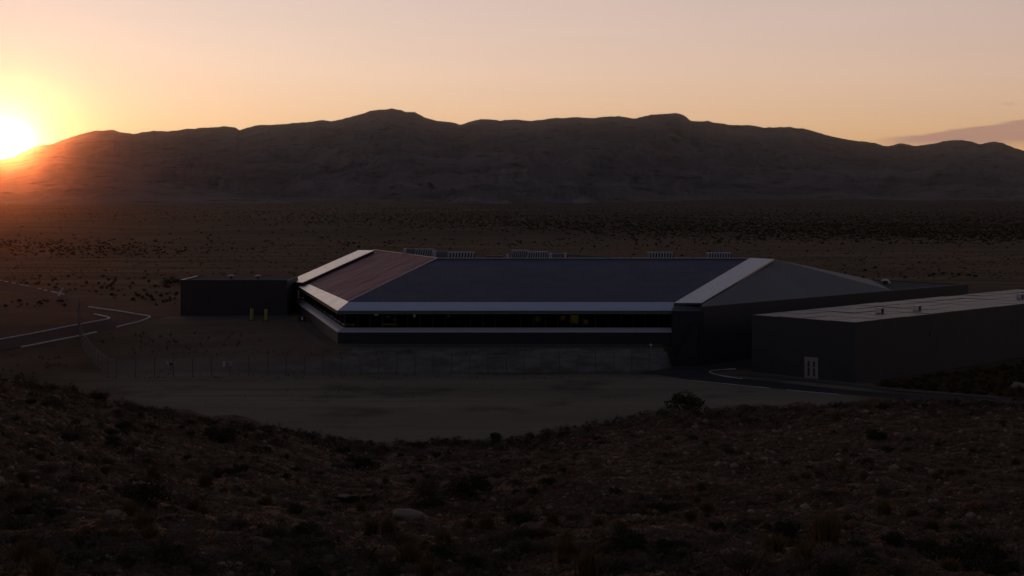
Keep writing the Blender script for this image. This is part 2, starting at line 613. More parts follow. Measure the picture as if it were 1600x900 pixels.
M['ground'] = mat_ground()
M['mountain'] = mat_mountain()
M['glass'] = mat_glass()
M['lamp'] = mat_glow('dim_interior_glow', (0.55, 0.42, 0.05), 0.06)  # emissive panel colour standing in for the dimly lit interior
_t = NT(M['lamp'].node_tree)
_n = _t.ramp(_t.noise(_t.new('ShaderNodeNewGeometry').outputs['Position'], 1.7, 4, 0.65), 0.32, 0.68)
_t.put(_t.n['Principled BSDF'].inputs['Emission Strength'], _t.math('MULTIPLY_ADD', _n, 0.085, 0.008))  # glow mottled by noise to imitate lit clutter
M['lamp_white'] = mat_glow('small_white_lamp', (0.9, 0.85, 0.75), 0.10)
M['wire'] = mat_chainlink()

# ------------------------------------------------------------------ main dimensions
YF, ZT = 173.0, 2.47                       # facade line, terrace level
E1 = Vector((0.721, 0.693, 0))             # direction of the long right-hand walls
E2 = Vector((-0.693, 0.721, 0))
R0 = Vector((22.3, 172.5, 0))
AX, AY = -20.5, 173.0
LD = Vector((-11.2, 44.8, 0)).normalized()  # direction of the left flank
LN = Vector((0.970, 0.2425, 0))            # inward normal of the left flank

# ------------------------------------------------------------------ ground
SIL = np.array([(-400, 530), (-200, 556), (0, 585), (60, 598), (150, 617), (230, 639), (330, 656), (420, 668), (500, 683), (570, 693),
                (640, 692), (700, 689), (780, 690), (900, 668), (1000, 650), (1040, 643), (1200, 637), (1330, 631), (1420, 628),
                (1600, 627), (1800, 620), (2100, 612)], float)
DC = np.array([(-400, 85), (0, 96), (230, 102), (420, 110), (570, 117), (780, 117), (900, 117), (1040, 122), (1330, 124), (1600, 124), (2100, 124)], float)


def hill_z(x, y):
    yy = np.maximum(y, 12.0)
    px = 800 + F * x / yy
    px = np.clip(px, -400, 2100)
    sl = (np.interp(px, SIL[:, 0], SIL[:, 1]) - HZ) / F
    dc = np.interp(px, DC[:, 0], DC[:, 1])
    w = np.clip((yy - 30) / (dc - 30), 0, 1) ** 0.75
    s = 0.272 * (1 - w) + sl * w
    z = H - yy * s
    zc = H - dc * sl
    z = np.where(yy > dc, zc - (yy - dc) * 0.27 - np.minimum((yy - dc), 3) * 0.0, z)
    near = 12.14 + (30 - yy) * 0.17
    z = np.where(yy < 30, near, z)
    env = np.clip((yy - 14) / 20, 0, 1)
    z = z + env * (0.42 * fbm(x * 0.11, y * 0.11, 4) + 0.26 * fbm(x * 0.42 + 40, y * 0.42, 3))
    return z


def base_z(x, y):
    k = np.clip((-18 - x) / 24.0, 0, 1)
    y0 = 165.6 * (1 - k) + 157 * k
    y1 = 168.4 * (1 - k) + 205 * k
    z = ZT * sstep(y, y0, y1)
    p = (x - R0.x) * E2.x + (y - R0.y) * E2.y          # >0: building side of the long wall
    right = sstep(x, 17.4, 18.4) * (1 - sstep(y, 171.5, 173.5))
    right = np.maximum(right, (p < 0.6) * sstep(x, 17.4, 18.4))
    fill = sstep(y, 235, 330)
    z = z * (1 - right * (1 - fill))
    flat = sstep(y, 235, 420) + (1 - sstep(y, 140, 150)) * 0.0
    z = z + flat * (0.35 * fbm(x * 0.012, y * 0.012, 4)) + 0.05 * fbm(x * 0.09 + 5, y * 0.09, 3) * (1 - flat)
    z = z + sstep(y, 1200, 2600) * 6.0
    return z


def ground_z(x, y):
    x, y = np.asarray(x, float), np.asarray(y, float)
    b, h = base_z(x, y), hill_z(x, y)
    h = np.where(y > 150, b - 5, h)
    return np.maximum(b, h)


def gz(x, y):
    return float(hg(np.array([x]), np.array([y]))[0])


HG_X, HG_Y, HG_S = -190.0, 20.0, 0.5
_gx, _gy = np.meshgrid(np.arange(HG_X, 150, HG_S), np.arange(HG_Y, 445, HG_S))
_hg = ground_z(_gx, _gy)


def hg(x, y):
    """height read from a half-metre grid, bilinear"""
    u = np.clip((x - HG_X) / HG_S, 0, _hg.shape[1] - 1.001)
    v = np.clip((y - HG_Y) / HG_S, 0, _hg.shape[0] - 1.001)
    i, j = u.astype(int), v.astype(int)
    u, v = u - i, v - j
    return (_hg[j, i] * (1 - u) * (1 - v) + _hg[j, i + 1] * u * (1 - v) + _hg[j + 1, i] * (1 - u) * v + _hg[j + 1, i + 1] * u * v)


def on_ground_many(px, py):
    """where the lines of sight through photo pixels meet the terrain"""
    px, py = np.atleast_1d(np.asarray(px, float)), np.atleast_1d(np.asarray(py, float))
    a = np.concatenate([np.arange(25, 135, 0.4), np.arange(135, 430, 0.8)])
    rx, rz = (px - 800) / F, (HZ - py) / F
    out = np.empty((len(px), 3))
    for c in range(0, len(px), 2000):
        r1, r3 = rx[c:c + 2000, None], rz[c:c + 2000, None]
        below = (H + r3 * a) <= hg(r1 * a, a + r1 * 0)
        k = np.where(below.any(1), below.argmax(1), len(a) - 1)
        lo, hi = a[np.maximum(k - 1, 0)], a[k]
        r1, r3 = r1[:, 0], r3[:, 0]
        for _ in range(8):
            m = (lo + hi) / 2
            u = (H + r3 * m) <= hg(r1 * m, m)
            hi, lo = np.where(u, m, hi), np.where(u, lo, m)
        out[c:c + 2000] = np.stack([r1 * hi, hi, hg(r1 * hi, hi)], 1)
    return out


def on_ground(px, py):
    return Vector(on_ground_many(px, py)[0])


def axis_pts(fine0, fine1, step, lo, hi, grow=1.13):
    c = list(np.arange(fine0, fine1 + step / 2, step))
    s, p = step, fine1
    while p < hi:
        s *= grow
        p += s
        c.append(min(p, hi))
    s, p = step, fine0
    pre = []
    while p > lo:
        s *= grow
        p -= s
        pre.append(max(p, lo))
    return np.array(pre[::-1] + c)


def build_ground():
    xs = axis_pts(-68, 70, 0.55, -6200, 6200)
    ys = axis_pts(24, 215, 0.55, -400, 6500, 1.09)
    X, Y = np.meshgrid(xs, ys)
    x, y = X.ravel(), Y.ravel()
    b = base_z(x, y)
    h = np.where(y > 150, b - 5, hill_z(x, y))
    z = np.maximum(b, h)
    hill = sstep(h - b, -0.12, 0.25)
    edge = 2.2 * fbm(x * 0.11, y * 0.11, 4)
    px = 800 + F * x / np.maximum(y, 10)
    sand = sstep(y + edge, 104, 112) * (1 - sstep(y + edge * 0.6, 162, 167)) * sstep(px + edge * 12, 60, 230) * (1 - sstep(px + edge * 10, 1290, 1420))
    sand = np.maximum(sand, (0.32 + .25 * fbm(x * .06, y * .12, 4)) * sstep(y + edge, 160, 165) * (1 - sstep(y + edge, 205, 222)) * sstep(px + edge * 12, 150, 260) * (1 - sstep(px, 520, 560)))
    k = np.clip((-18 - x) / 24.0, 0, 1)
    bank = sstep(y, 165.0, 165.9) * (1 - sstep(y, 168.2, 168.9)) * (1 - k) * (1 - sstep(x, 18, 19))
    n, mm = len(ys), len(xs)
    i = np.arange(n * mm).reshape(n, mm)
    f = np.stack([i[:-1, :-1], i[:-1, 1:], i[1:, 1:], i[1:, :-1]], -1).reshape(-1, 4)
    me = np_mesh('ground', np.stack([x, y, z], 1), f, {'sand': sand * (1 - hill), 'hill': hill, 'bank': bank}, smooth=True)
    tag(link_mesh('ground', me, M['ground']), kind='structure')


build_ground()

# ------------------------------------------------------------------ mountains
RIDGE = np.array([(-1500, 300), (-900, 275), (-500, 262), (-250, 256), (-80, 251), (0, 249), (20, 245), (37, 237), (57, 229), (82, 226), (100, 219),
                  (125, 209.5), (150, 204), (178, 202.5), (190, 207), (210, 209), (240, 204.5), (262, 206), (275, 204), (312, 199.5), (347, 198),
                  (367, 200), (374, 204), (385, 199.5), (400, 197), (439, 194.6), (505, 188.5), (518, 190), (544, 184), (575, 175), (592, 172),
                  (610, 170), (627, 171), (632, 174), (648, 175.5), (662, 183), (680, 188.5), (702, 190), (718, 194), (732, 189.5), (759, 186),
                  (780, 188.5), (807, 187), (829, 188), (859, 185), (903, 183), (925, 184), (969, 182.5), (990, 185), (1017, 179), (1056, 177),
                  (1068, 180), (1080, 189), (1105, 188.6), (1116, 192), (1169, 196), (1195, 200), (1217, 199), (1234, 197), (1262, 202.5),
                  (1307, 215.6), (1345, 221), (1386, 227), (1409, 224), (1431, 227.6), (1472, 221), (1502, 218), (1517, 220), (1531, 224),
                  (1551, 221), (1566, 223), (1600, 235), (1680, 246), (1800, 252), (2000, 262), (2400, 285), (3000, 300)], float)


def build_mountain(name, ridge, yr, yb, n_u, n_v, amp, seed, prof=1.5):
    u = np.linspace(ridge[0, 0], ridge[-1, 0], n_u)
    inside = (u > -60) & (u < 1660)
    u = np.unique(np.concatenate([u, np.linspace(-60, 1660, n_u)]))
    xr = (u - 800) / F * yr
    zr = H + (HZ - np.interp(u, ridge[:, 0], ridge[:, 1])) / F * yr
    zr = zr + yr * 0.00045 * fbm(xr * 0.022 + seed, xr * 0 + seed, 5, .6)
    v = np.linspace(0, 1, n_v)
    back = np.array([1.06, 1.15, 1.3])
    vv = np.concatenate([v, back])
    V, XR = np.meshgrid(vv, xr, indexing='ij')
    ZR = np.broadcast_to(zr, V.shape)
    Yb = yb + 260 * fbm(XR * 0.0013 + seed, XR * 0 + 2.2, 3)
    Y = Yb + (yr - Yb) * V
    vc = np.clip(V, 0, 1)
    z = 4.0 + (ZR - 4.0) * vc ** prof
    g = ridged(XR * 0.0046 + 0.8 * fbm(XR * 0.002, Y * 0.002, 3) + seed, Y * 0.0011, 6, .58)
    env = np.sin(np.pi * vc ** 0.8) ** 0.8
    z = z + env * amp * np.maximum(ZR, 40) / 220.0 * (g * 0.9 + 0.5 * fbm(XR * 0.006, Y * 0.006, 5))
    # keep the shoulder below the line of sight to the crest
    lim = H + (ZR - H) * (Y / yr) - (1 - vc) * 6.0
    z = np.where(V < 1, np.minimum(z, lim), z)
    z = np.where(V > 1, ZR - (V - 1) * (ZR * 3.0), z)
    z = np.maximum(z, -0.5)
    X = XR * (Y / yr)
    n, mm = V.shape
    i = np.arange(n * mm).reshape(n, mm)
    f = np.stack([i[:-1, :-1], i[:-1, 1:], i[1:, 1:], i[1:, :-1]], -1).reshape(-1, 4)
    me = np_mesh(name, np.stack([X.ravel(), Y.ravel(), z.ravel()], 1), f, smooth=True)
    o = link_mesh(name, me, M['mountain'])
    tag(o, kind='structure')
    return o


build_mountain('mountain', RIDGE, 4300.0, 2050.0, 900, 110, 13.0, 3.0)
FOOT = np.array([(-1200, 285), (-700, 262), (-300, 254), (-100, 250), (-20, 249.5), (20, 250), (50, 246.5), (90, 241.5), (112, 243.5), (150, 248), (200, 254), (260, 266), (330, 282), (420, 303), (470, 312)], float)
build_mountain('foothill', FOOT, 3100.0, 1900.0, 260, 60, 14.0, 8.0, 1.3)

# ------------------------------------------------------------------ main building
GLASS_TOP, SILL_TOP = 5.98, 4.28


def build_main():
    root = empty('research_facility', (0, YF, ZT))
    tag(root, 'long low charcoal building with navy hipped roof, metal bands and dark window strip', 'building')

    def part(mb, name, mat, bevel=0.0, parent=None):
        o = mb.build(name, mat, None, bevel)
        if parent is None:
            o.parent = root
            o.matrix_parent_inverse = Matrix.Translation(-Vector(root.location))
        else:
            o.parent = parent
        return o

    B2 = Vector((AX, AY, 0)) + LD * 57.4
    A = Vector((AX, AY, 0))
    FX1 = 18.8

    def left(s, off, z):
        """point on the left flank: s metres from the front corner, off metres outwards"""
        p = A + LD * s - LN * off
        return Vector((p.x, p.y, z))

    # mitred corner offset: intersection of the front line moved back by q and the left line moved in by q
    def corner(q, z):
        y = AY + q
        s = (q - q * LN.y) / LD.y
        p = A + LD * s + LN * q
        return Vector((p.x, y, z))

    LL = 57.4
    # base walls, front and left, 0.35 m thick
    mb = MB()
    c0, c1 = corner(0, 0), corner(0.35, 0)
    for z0, z1 in ((-0.4 + ZT, 3.9),):
        mb.prism([(FX1, YF, z0), (c0.x, c0.y, z0), (c1.x, c1.y, z0), (FX1, YF + 0.35, z0)],
                 [(FX1, YF, z1), (c0.x, c0.y, z1), (c1.x, c1.y, z1), (FX1, YF + 0.35, z1)])
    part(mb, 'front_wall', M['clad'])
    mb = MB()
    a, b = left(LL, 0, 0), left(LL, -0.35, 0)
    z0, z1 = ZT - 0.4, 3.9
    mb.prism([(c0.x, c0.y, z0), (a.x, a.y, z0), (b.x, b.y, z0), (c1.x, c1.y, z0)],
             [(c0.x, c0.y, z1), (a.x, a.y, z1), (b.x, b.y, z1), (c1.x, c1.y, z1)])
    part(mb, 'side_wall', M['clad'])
    # sloping metal sill ledges
    q = 0.85
    ci, co = corner(q, SILL_TOP), corner(-0.06, 3.9)
    mb = MB()
    mb.prism([(FX1, YF - 0.06, 3.80), (co.x, co.y, 3.80), (ci.x, ci.y, SILL_TOP - 0.1), (FX1, YF + q, SILL_TOP - 0.1)],
             [(FX1, YF - 0.06, 3.9), (co.x, co.y, 3.9), (ci.x, ci.y, SILL_TOP), (FX1, YF + q, SILL_TOP)])
    part(mb, 'window_sill', M['sill'])
    mb = MB()
    a, b = left(LL - 2, 0.06, 3.9), left(LL - 2, -q, SILL_TOP)
    d = Vector((0, 0, 0.1))
    mb.prism([co - d, a - d, b - d, ci - d], [co, a, b, ci])
    part(mb, 'window_sill', M['sill'])
    # window strip: panes between mullions
    q2 = 1.0
    cw = corner(q2, 0)
    n = 26
    xs = np.linspace(FX1 - 0.05, cw.x, n + 1)
    unit = MB()
    unit.box(-0.5, 0.5, -0.015, 0.015, 0, 1)
    pane_me = unit.mesh('pane')
    post = MB()
    post.box(-0.04, 0.04, -0.07, 0.07, 0, 1)
    post_me = post.mesh('mullion')
    hgt = GLASS_TOP - SILL_TOP + 0.12
    for k in range(n):
        xm = 0.5 * (xs[k] + xs[k + 1])
        o = link_mesh('pane', pane_me, M['glass'], root, Vector((xm, YF + q2, SILL_TOP - 0.06)) - root.location, None, (abs(xs[k + 1] - xs[k]) - 0.08, 1, hgt))
        o = link_mesh('mullion', post_me, M['frame'], root, Vector((xs[k], YF + q2, SILL_TOP - 0.06)) - root.location, None, (1, 1, hgt))
    s0 = (cw - A).dot(LD)
    ang = math.atan2(LD.y, LD.x)
    m = 14
    ss = np.linspace(s0, LL - 4, m + 1)
    for k in range(m):
        p = left(0.5 * (ss[k] + ss[k + 1]), -q2, SILL_TOP - 0.06)
        link_mesh('pane', pane_me, M['glass'], root, p - root.location, (0, 0, ang), (ss[k + 1] - ss[k] - 0.08, 1, hgt))
        p = left(ss[k], -q2, SILL_TOP - 0.06)
        link_mesh('mullion', post_me, M['frame'], root, p - root.location, (0, 0, ang), (1, 1, hgt))
    mb = MB()
    a, b = left(LL - 4, -q2 - .1, 0), left(LL, -q2 - .1, 0)
    c, d = left(LL - 4, -q2 + .1, 0), left(LL, -q2 + .1, 0)
    mb.prism([(p.x, p.y, 3.6) for p in (a, b, d, c)], [(p.x, p.y, 6.2) for p in (a, b, d, c)])
    part(mb, 'wall_infill', M['clad'])
    # interior: floor, back wall, partitions, white lamps, and glowing panels imitating lit clutter
    mb = MB()
    mb.poly([(FX1, YF + 1.3, 3.2), (cw.x + 0.6, YF + 1.3, 3.2), (-26, 205, 3.2), (FX1, 205, 3.2)])
    part(mb, 'interior_floor', M['inside'])
    mb = MB()
    mb.box(-17, FX1, 184.0, 184.2, 3.25, 6.9)
    part(mb, 'interior_wall', M['inside'])
    for px, wpx, dep, h, mat in ((890, 30, 6.0, 2.6, 'olive'), (837, 9, 4.0, 2.4, 'olive'), (702, 10, 5.0, 2.4, 'inside'), (640, 34, 3.0, 1.5, 'olive'),
                                 (585, 16, 2.6, 1.3, 'olive'), (770, 30, 5.0, 1.6, 'inside'), (815, 10, 3.4, 2.2, 'olive'), (935, 10, 3.2, 2.3, 'inside')):
        y = YF + dep
        x = (px - 800) / F * y
        w = wpx / F * y / 2
        mb = MB()
        mb.box(x - w, x + w, y, y + 0.25, 3.22, 3.22 + h + 0.6)
        part(mb, 'partition', M[mat], 0.02)
    for px, py, wpx, hpx, dep, mat in ((588, 492, 6, 2.5, 2.0, 'lamp_white'), (647.5, 493.5, 4, 4.5, 2.2, 'lamp_white'), (617, 500, 3.5, 3.5, 2.4, 'lamp'),
                                       (609, 507, 26, 3, 2.6, 'lamp'), (701, 494, 4, 4, 4.5, 'lamp'), (756, 505.5, 8, 1.6, 4.5, 'lamp'), (840, 498, 7, 8, 3.6, 'lamp'),
                                       (879, 497, 7, 7, 5.6, 'lamp'), (898, 499, 12, 13, 5.6, 'lamp'), (546, 507, 16, 4, 2.2, 'lamp'), (606, 495, 5, 4, 2.8, 'lamp'),
                                       (915, 503, 6, 7, 3.0, 'lamp')):
        y = YF + dep
        p = at_depth(px, py, y)
        w, h = wpx / F * y / 2, hpx / F * y / 2
        mb = MB()
        mb.box(p.x - w, p.x + w, y - 0.08, y, p.z - h, p.z + h)
        part(mb, 'interior_glow', M[mat], 0.015)  # yellow ones are added glowing panels, not fittings
    # fascia under the roof edge
    e0, e1 = corner(-0.02, 0), corner(0.25, 0)
    mb = MB()
    for_z = (5.95, 6.36)
    mb.prism([(FX1, YF - 0.02, for_z[0]), (e0.x, e0.y, for_z[0]), (e1.x, e1.y, for_z[0]), (FX1, YF + 0.25, for_z[0])],
             [(FX1, YF - 0.02, for_z[1]), (e0.x, e0.y, for_z[1]), (e1.x, e1.y, for_z[1]), (FX1, YF + 0.25, for_z[1])])
    part(mb, 'fascia', M['fascia'])
    mb = MB()
    a, b = left(LL, 0.02, 0), left(LL, -0.25, 0)
    mb.prism([(e0.x, e0.y, for_z[0]), (a.x, a.y, for_z[0]), (b.x, b.y, for_z[0]), (e1.x, e1.y, for_z[0])],
             [(e0.x, e0.y, for_z[1]), (a.x, a.y, for_z[1]), (b.x, b.y, for_z[1]), (e1.x, e1.y, for_z[1])])
    part(mb, 'fascia', M['frame'])
    mb = MB()
    f = corner(1.4, 5.96)
    mb.prism([(FX1, YF + 0.25, 5.96), (e1.x, e1.y, 5.96), (f.x, f.y, 5.96), (FX1, YF + 1.4, 5.96)],
             [(FX1, YF + 0.25, 6.1), (e1.x, e1.y, 6.1), (f.x, f.y, 6.1), (FX1, YF + 1.4, 6.1)])
    part(mb, 'soffit', M['frame'])
    mb = MB()
    a, b = left(LL, -0.25, 5.96), left(LL, -1.4, 5.96)
    mb.prism([e1 + Vector((0, 0, 5.96)), a, b, f], [e1 + Vector((0, 0, 6.1)), a + Vector((0, 0, .14)), b + Vector((0, 0, .14)), f + Vector((0, 0, .14))])
    part(mb, 'soffit', M['frame'])

    # ---- roof planes
    zE = 6.38
    C = at_depth(684, 404, 196.6)
    P0, P1 = Vector((AX, AY, zE)), Vector((FX1, YF, zE))
    nF = (P1 - P0).cross(C - P0).normalized()
    if nF.z < 0:
        nF = -nF
    nL = (C - P0).cross(left(LL, 0, zE) - P0).normalized()
    if nL.z < 0:
        nL = -nL
    fp = lambda px, py, up=0.0: on_plane(px, py, P0 + nF * up, nF)
    lp = lambda px, py, up=0.0: on_plane(px, py, P0 + nL * up, nL)
    R1a, R1b = fp(1172, 404), fp(1210, 404.8)
    D = lp(584, 391)
    # navy front slope
    mb = MB()
    mb.slab([fp(543, 472.2), fp(1053.5, 472.2), R1a, C], 0.12)
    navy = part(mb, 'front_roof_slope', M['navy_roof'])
    # standing seams of the navy slope
    # pale metal band along the front eave
    mb = MB()
    mb.slab([fp(527, 485.4), fp(1051, 485.4), fp(1053.4, 472.0, 0.05), fp(544, 472.0, 0.05)], 0.16)
    part(mb, 'eave_band', M['metal_dull'])
    # left slope: streaked sheets laid up the slope, each its own width and tilt
    q00, q10, q11, q01 = lp(545.5, 471.8), lp(482, 444.2), D, C
    nS = 15
    for k in range(nS):
        u0, u1 = k / nS, (k + 1) / nS - 0.0035
        up = 0.03 + 0.05 * random.random()
        tl = 0.02 * (random.random() - 0.5)
        b0, b1 = q00.lerp(q10, u0), q00.lerp(q10, u1)
        t0, t1 = q01.lerp(q11, u0), q01.lerp(q11, u1)
        mb = MB()
        mb.slab([b0 + nL * (up + tl), b1 + nL * up, t1 + nL * up, t0 + nL * (up + tl)], 0.06)
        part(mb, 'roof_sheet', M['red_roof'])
    mb = MB()
    mb.slab([q00, q10, q11, q01], 0.12)
    part(mb, 'side_roof_deck', M['frame'])
    mb = MB()
    mb.slab([lp(527, 485.4, .0), lp(464.5, 446.5, .0), lp(482, 443.7, 0.12), lp(545.3, 471.6, 0.12)], 0.14)
    part(mb, 'eave_band', M['metal'])
    # raised gable parapet at the far left, metal topped
    g = [lp(448, 440, 0.55), lp(473, 441.3, 0.55), lp(584, 391, 0.55), lp(560, 390.8, 0.55)]
    mb = MB()
    mb.slab(g, 0.09)
    part(mb, 'gable_band', M['metal'])
    dn = Vector((0, 0, -1))
    mb = MB()
    mb.prism([p + dn * 1.2 for p in g], [p + dn * 0.1 for p in g])
    part(mb, 'gable_parapet', M['frame'])
    # ridge and hip caps
    for nm, p, r_ in (('hip_cap', q00 + nL * .1, C + nL * .1), ('ridge_cap', C + nL * .1, D + nL * .12), ('ridge_cap', C + nF * .06, R1a + nF * .06)):
        mb = MB()
        mb.bar(p, r_, 0.16, 0.08)
        part(mb, nm, M['trim'] if r_ is not R1a else M['frame'])
    # right gable band
    mb = MB()
    b0, b3 = fp(1053, 473.2, .10), R1a + nF * .1
    nB = Matrix.Rotation(math.radians(-6.0), 3, (b3 - b0).normalized()) @ nF
    rb = [b0, on_plane(1096.5, 473.2, b0, nB), on_plane(1210, 404.8, b0, nB), b3]
    mb.slab(rb, 0.2)
    part(mb, 'gable_band', M['metal'])
    # pier under it, with a flared foot
    mb = MB()
    ptop = 6.34
    rx1 = rb[1].x
    mb.prism([(FX1 + .004, YF - 0.5, -0.3), (rx1, YF - 0.5, -0.3), (rx1, YF + 3, -0.3), (FX1 + .004, YF + 3, -0.3)],
             [(FX1 + .004, YF - 0.5, ptop), (rx1, YF - 0.5, ptop), (rx1, YF + 3, ptop + 0.6), (FX1 + .004, YF + 3, ptop + 0.6)])
    part(mb, 'corner_pier', M['clad'])
    mb = MB()
    ya, yb = YF - 1.5, YF - 0.52
    tri = [(18.3, -0.3), (21.6, -0.3), (21.6, 5.05), (21.4, 5.05)]
    mb.prism([(x, ya, z) for x, z in tri], [(x, yb, z) for x, z in tri])
    part(mb, 'buttress', M['clad'])
    # long right-hand wall and the flat rear wing behind it
    r0 = Vector((rx1, YF - 0.5, 0))
    sE = 61.6
    W = lambda s, p, z: Vector((R0.x + E1.x * s + E2.x * p, R0.y + E1.y * s + E2.y * p, z))
    mb = MB()
    zt = 6.84
    mb.prism([W(0.02, 0, -0.4), W(sE, 0, -0.4), W(sE, 0.4, -0.4), W(0.02, 0.4, -0.4)], [W(0.02, 0, zt), W(sE, 0, zt), W(sE, 0.4, zt), W(0.02, 0.4, zt)])
    part(mb, 'long_wall', M['clad_side'])
    mb = MB()
    mb.prism([W(sE - .4, 0.4, -0.4), W(sE, 0.4, -0.4), W(sE, 16.2, -0.4), W(sE - .4, 16.2, -0.4)], [W(sE - .4, .4, zt), W(sE, .4, zt), W(sE, 16.2, zt), W(sE - .4, 16.2, zt)])
    part(mb, 'end_wall', M['clad_side'])
    mb = MB()
    mb.slab([W(38, .35, zt - .12), W(sE - .35, .35, zt - .12), W(sE - .35, 16.2, zt - .12), W(38, 16.2, zt - .12)], 0.15)
    part(mb, 'wing_roof', M['flat_roof'])
    mb = MB()
    H0 = W(61.2, 16.2, zt)
    top0 = Vector((R0.x, R0.y, zt + 0.02))
    R2 = W(41, 0, zt + 0.02)
    up = Vector((0, 0, 0.0))
    mb.slab([top0, R2, R1b], 0.1)
    mb.slab([R2, H0, R1b], 0.1)
    part(mb, 'right_roof_slope', M['grey_roof'])
    mb = MB()
    mb.prism([top0, rb[1] + dn * .2, R1b + dn * .1, R1b + dn * .4], [top0 + Vector((0.03, -0.02, 0)), rb[1] + Vector((0.03, -0.02, -.18)), R1b + Vector((.03, -.02, -.1)), R1b + Vector((.03, -.02, -.4))])
    part(mb, 'gable_edge', M['grey_roof'])
    # rear slopes and back walls close the volume
    K1, K2 = Vector((40, 247, 6.2)), Vector((-15, 254, 6.2))
    B2u = left(LL, 0, 6.2)
    mb = MB()
    for tri in ((R1b, H0, K1), (R1b, K1, C), (C, K1, K2), (C, K2, D), (D, K2, B2u)):
        mb.slab(tri, 0.1)
    part(mb, 'rear_roof_slope', M['navy_roof'])
    mb = MB()
    for p, r_ in ((H0, K1), (K1, K2), (K2, B2u)):
        lo = [Vector((v.x, v.y, 0)) for v in (p, r_)]
        off = Vector((0, -0.3, 0))
        mb.prism([lo[0], lo[1], lo[1] + off, lo[0] + off], [Vector((p.x, p.y, 6.1)), Vector((r_.x, r_.y, 6.1)), Vector((r_.x, r_.y, 6.1)) + off, Vector((p.x, p.y, 6.1)) + off])
    part(mb, 'rear_wall', M['clad'])
    # gable wall closing the far-left end above the eave
    return root, C, D, R1a


MAIN, RC, RD, RR = build_main()


def copy_tree(o, parent=None):
    c = o.copy()
    COL.objects.link(c)
    if parent is not None:
        c.parent = parent
    for ch in list(o.children):
        copy_tree(ch, c)
    return c


# left flat-roofed wing
def build_left_wing():
    root = empty('flat_roofed_wing', (-47.9, 212.7, ZT))
    tag(root, 'low dark box wing with flat roof at the left end of the building', 'building')
    x0, x1, y0, y1, z1 = 0, 15.4, 0, 10.6, 5.07
    mb = MB(); mb.box(x0, x1, y0, y0 + .3, -.4, z1); mb.build('front_wall', M['clad'], root)
    mb = MB(); mb.box(x0, x0 + .3, y0 + .3, y1, -.4, z1); mb.build('side_wall', M['clad'], root)
    mb = MB(); mb.box(x0 + .3, x1, y1 - .3, y1, -.4, z1 - .05); mb.build('rear_wall', M['clad'], root)
    mb = MB(); mb.box(x1 - .3, x1, y0 + .3, y1 - .3, -.4, z1 - .05); mb.build('side_wall', M['clad'], root)
    mb = MB(); mb.box(x0 + .3, x1 - .3, y0 + .3, y1 - .3, z1 - .25, z1 - .1); mb.build('roof_deck', M['flat_roof'], root)
    mb = MB(); mb.box(x0 - .03, x0 + .22, y0 + .1, y1, z1 + .003, z1 + .07); mb.build('roof_trim', M['trim'], root)
    mb = MB(); mb.box(x0 - .03, x1, y0 - .03, y0 + .1, z1 + .003, z1 + .05); mb.build('roof_trim', M['clad'], root)
    for px in (361, 403):
        v = empty('roof_vent')
        p = at_depth(px, 434.5, 219.0)
        v.location = (p.x, p.y, ZT + z1 - .1)
        mb = MB(); mb.cyl((0, 0, 0), .22, .22, .36, 12); mb.build('vent_pipe', M['frame'], v)
        mb = MB(); mb.cyl((0, 0, .36), .48, .30, .16, 12); mb.build('vent_cap', M['vent'], v)
        tag(v, 'small pale mushroom vent on the left wing roof, ' + ('nearer its outer end' if px == 361 else 'nearer the main building'), 'roof vent', 'vents on the flat wing roof')


build_left_wing()


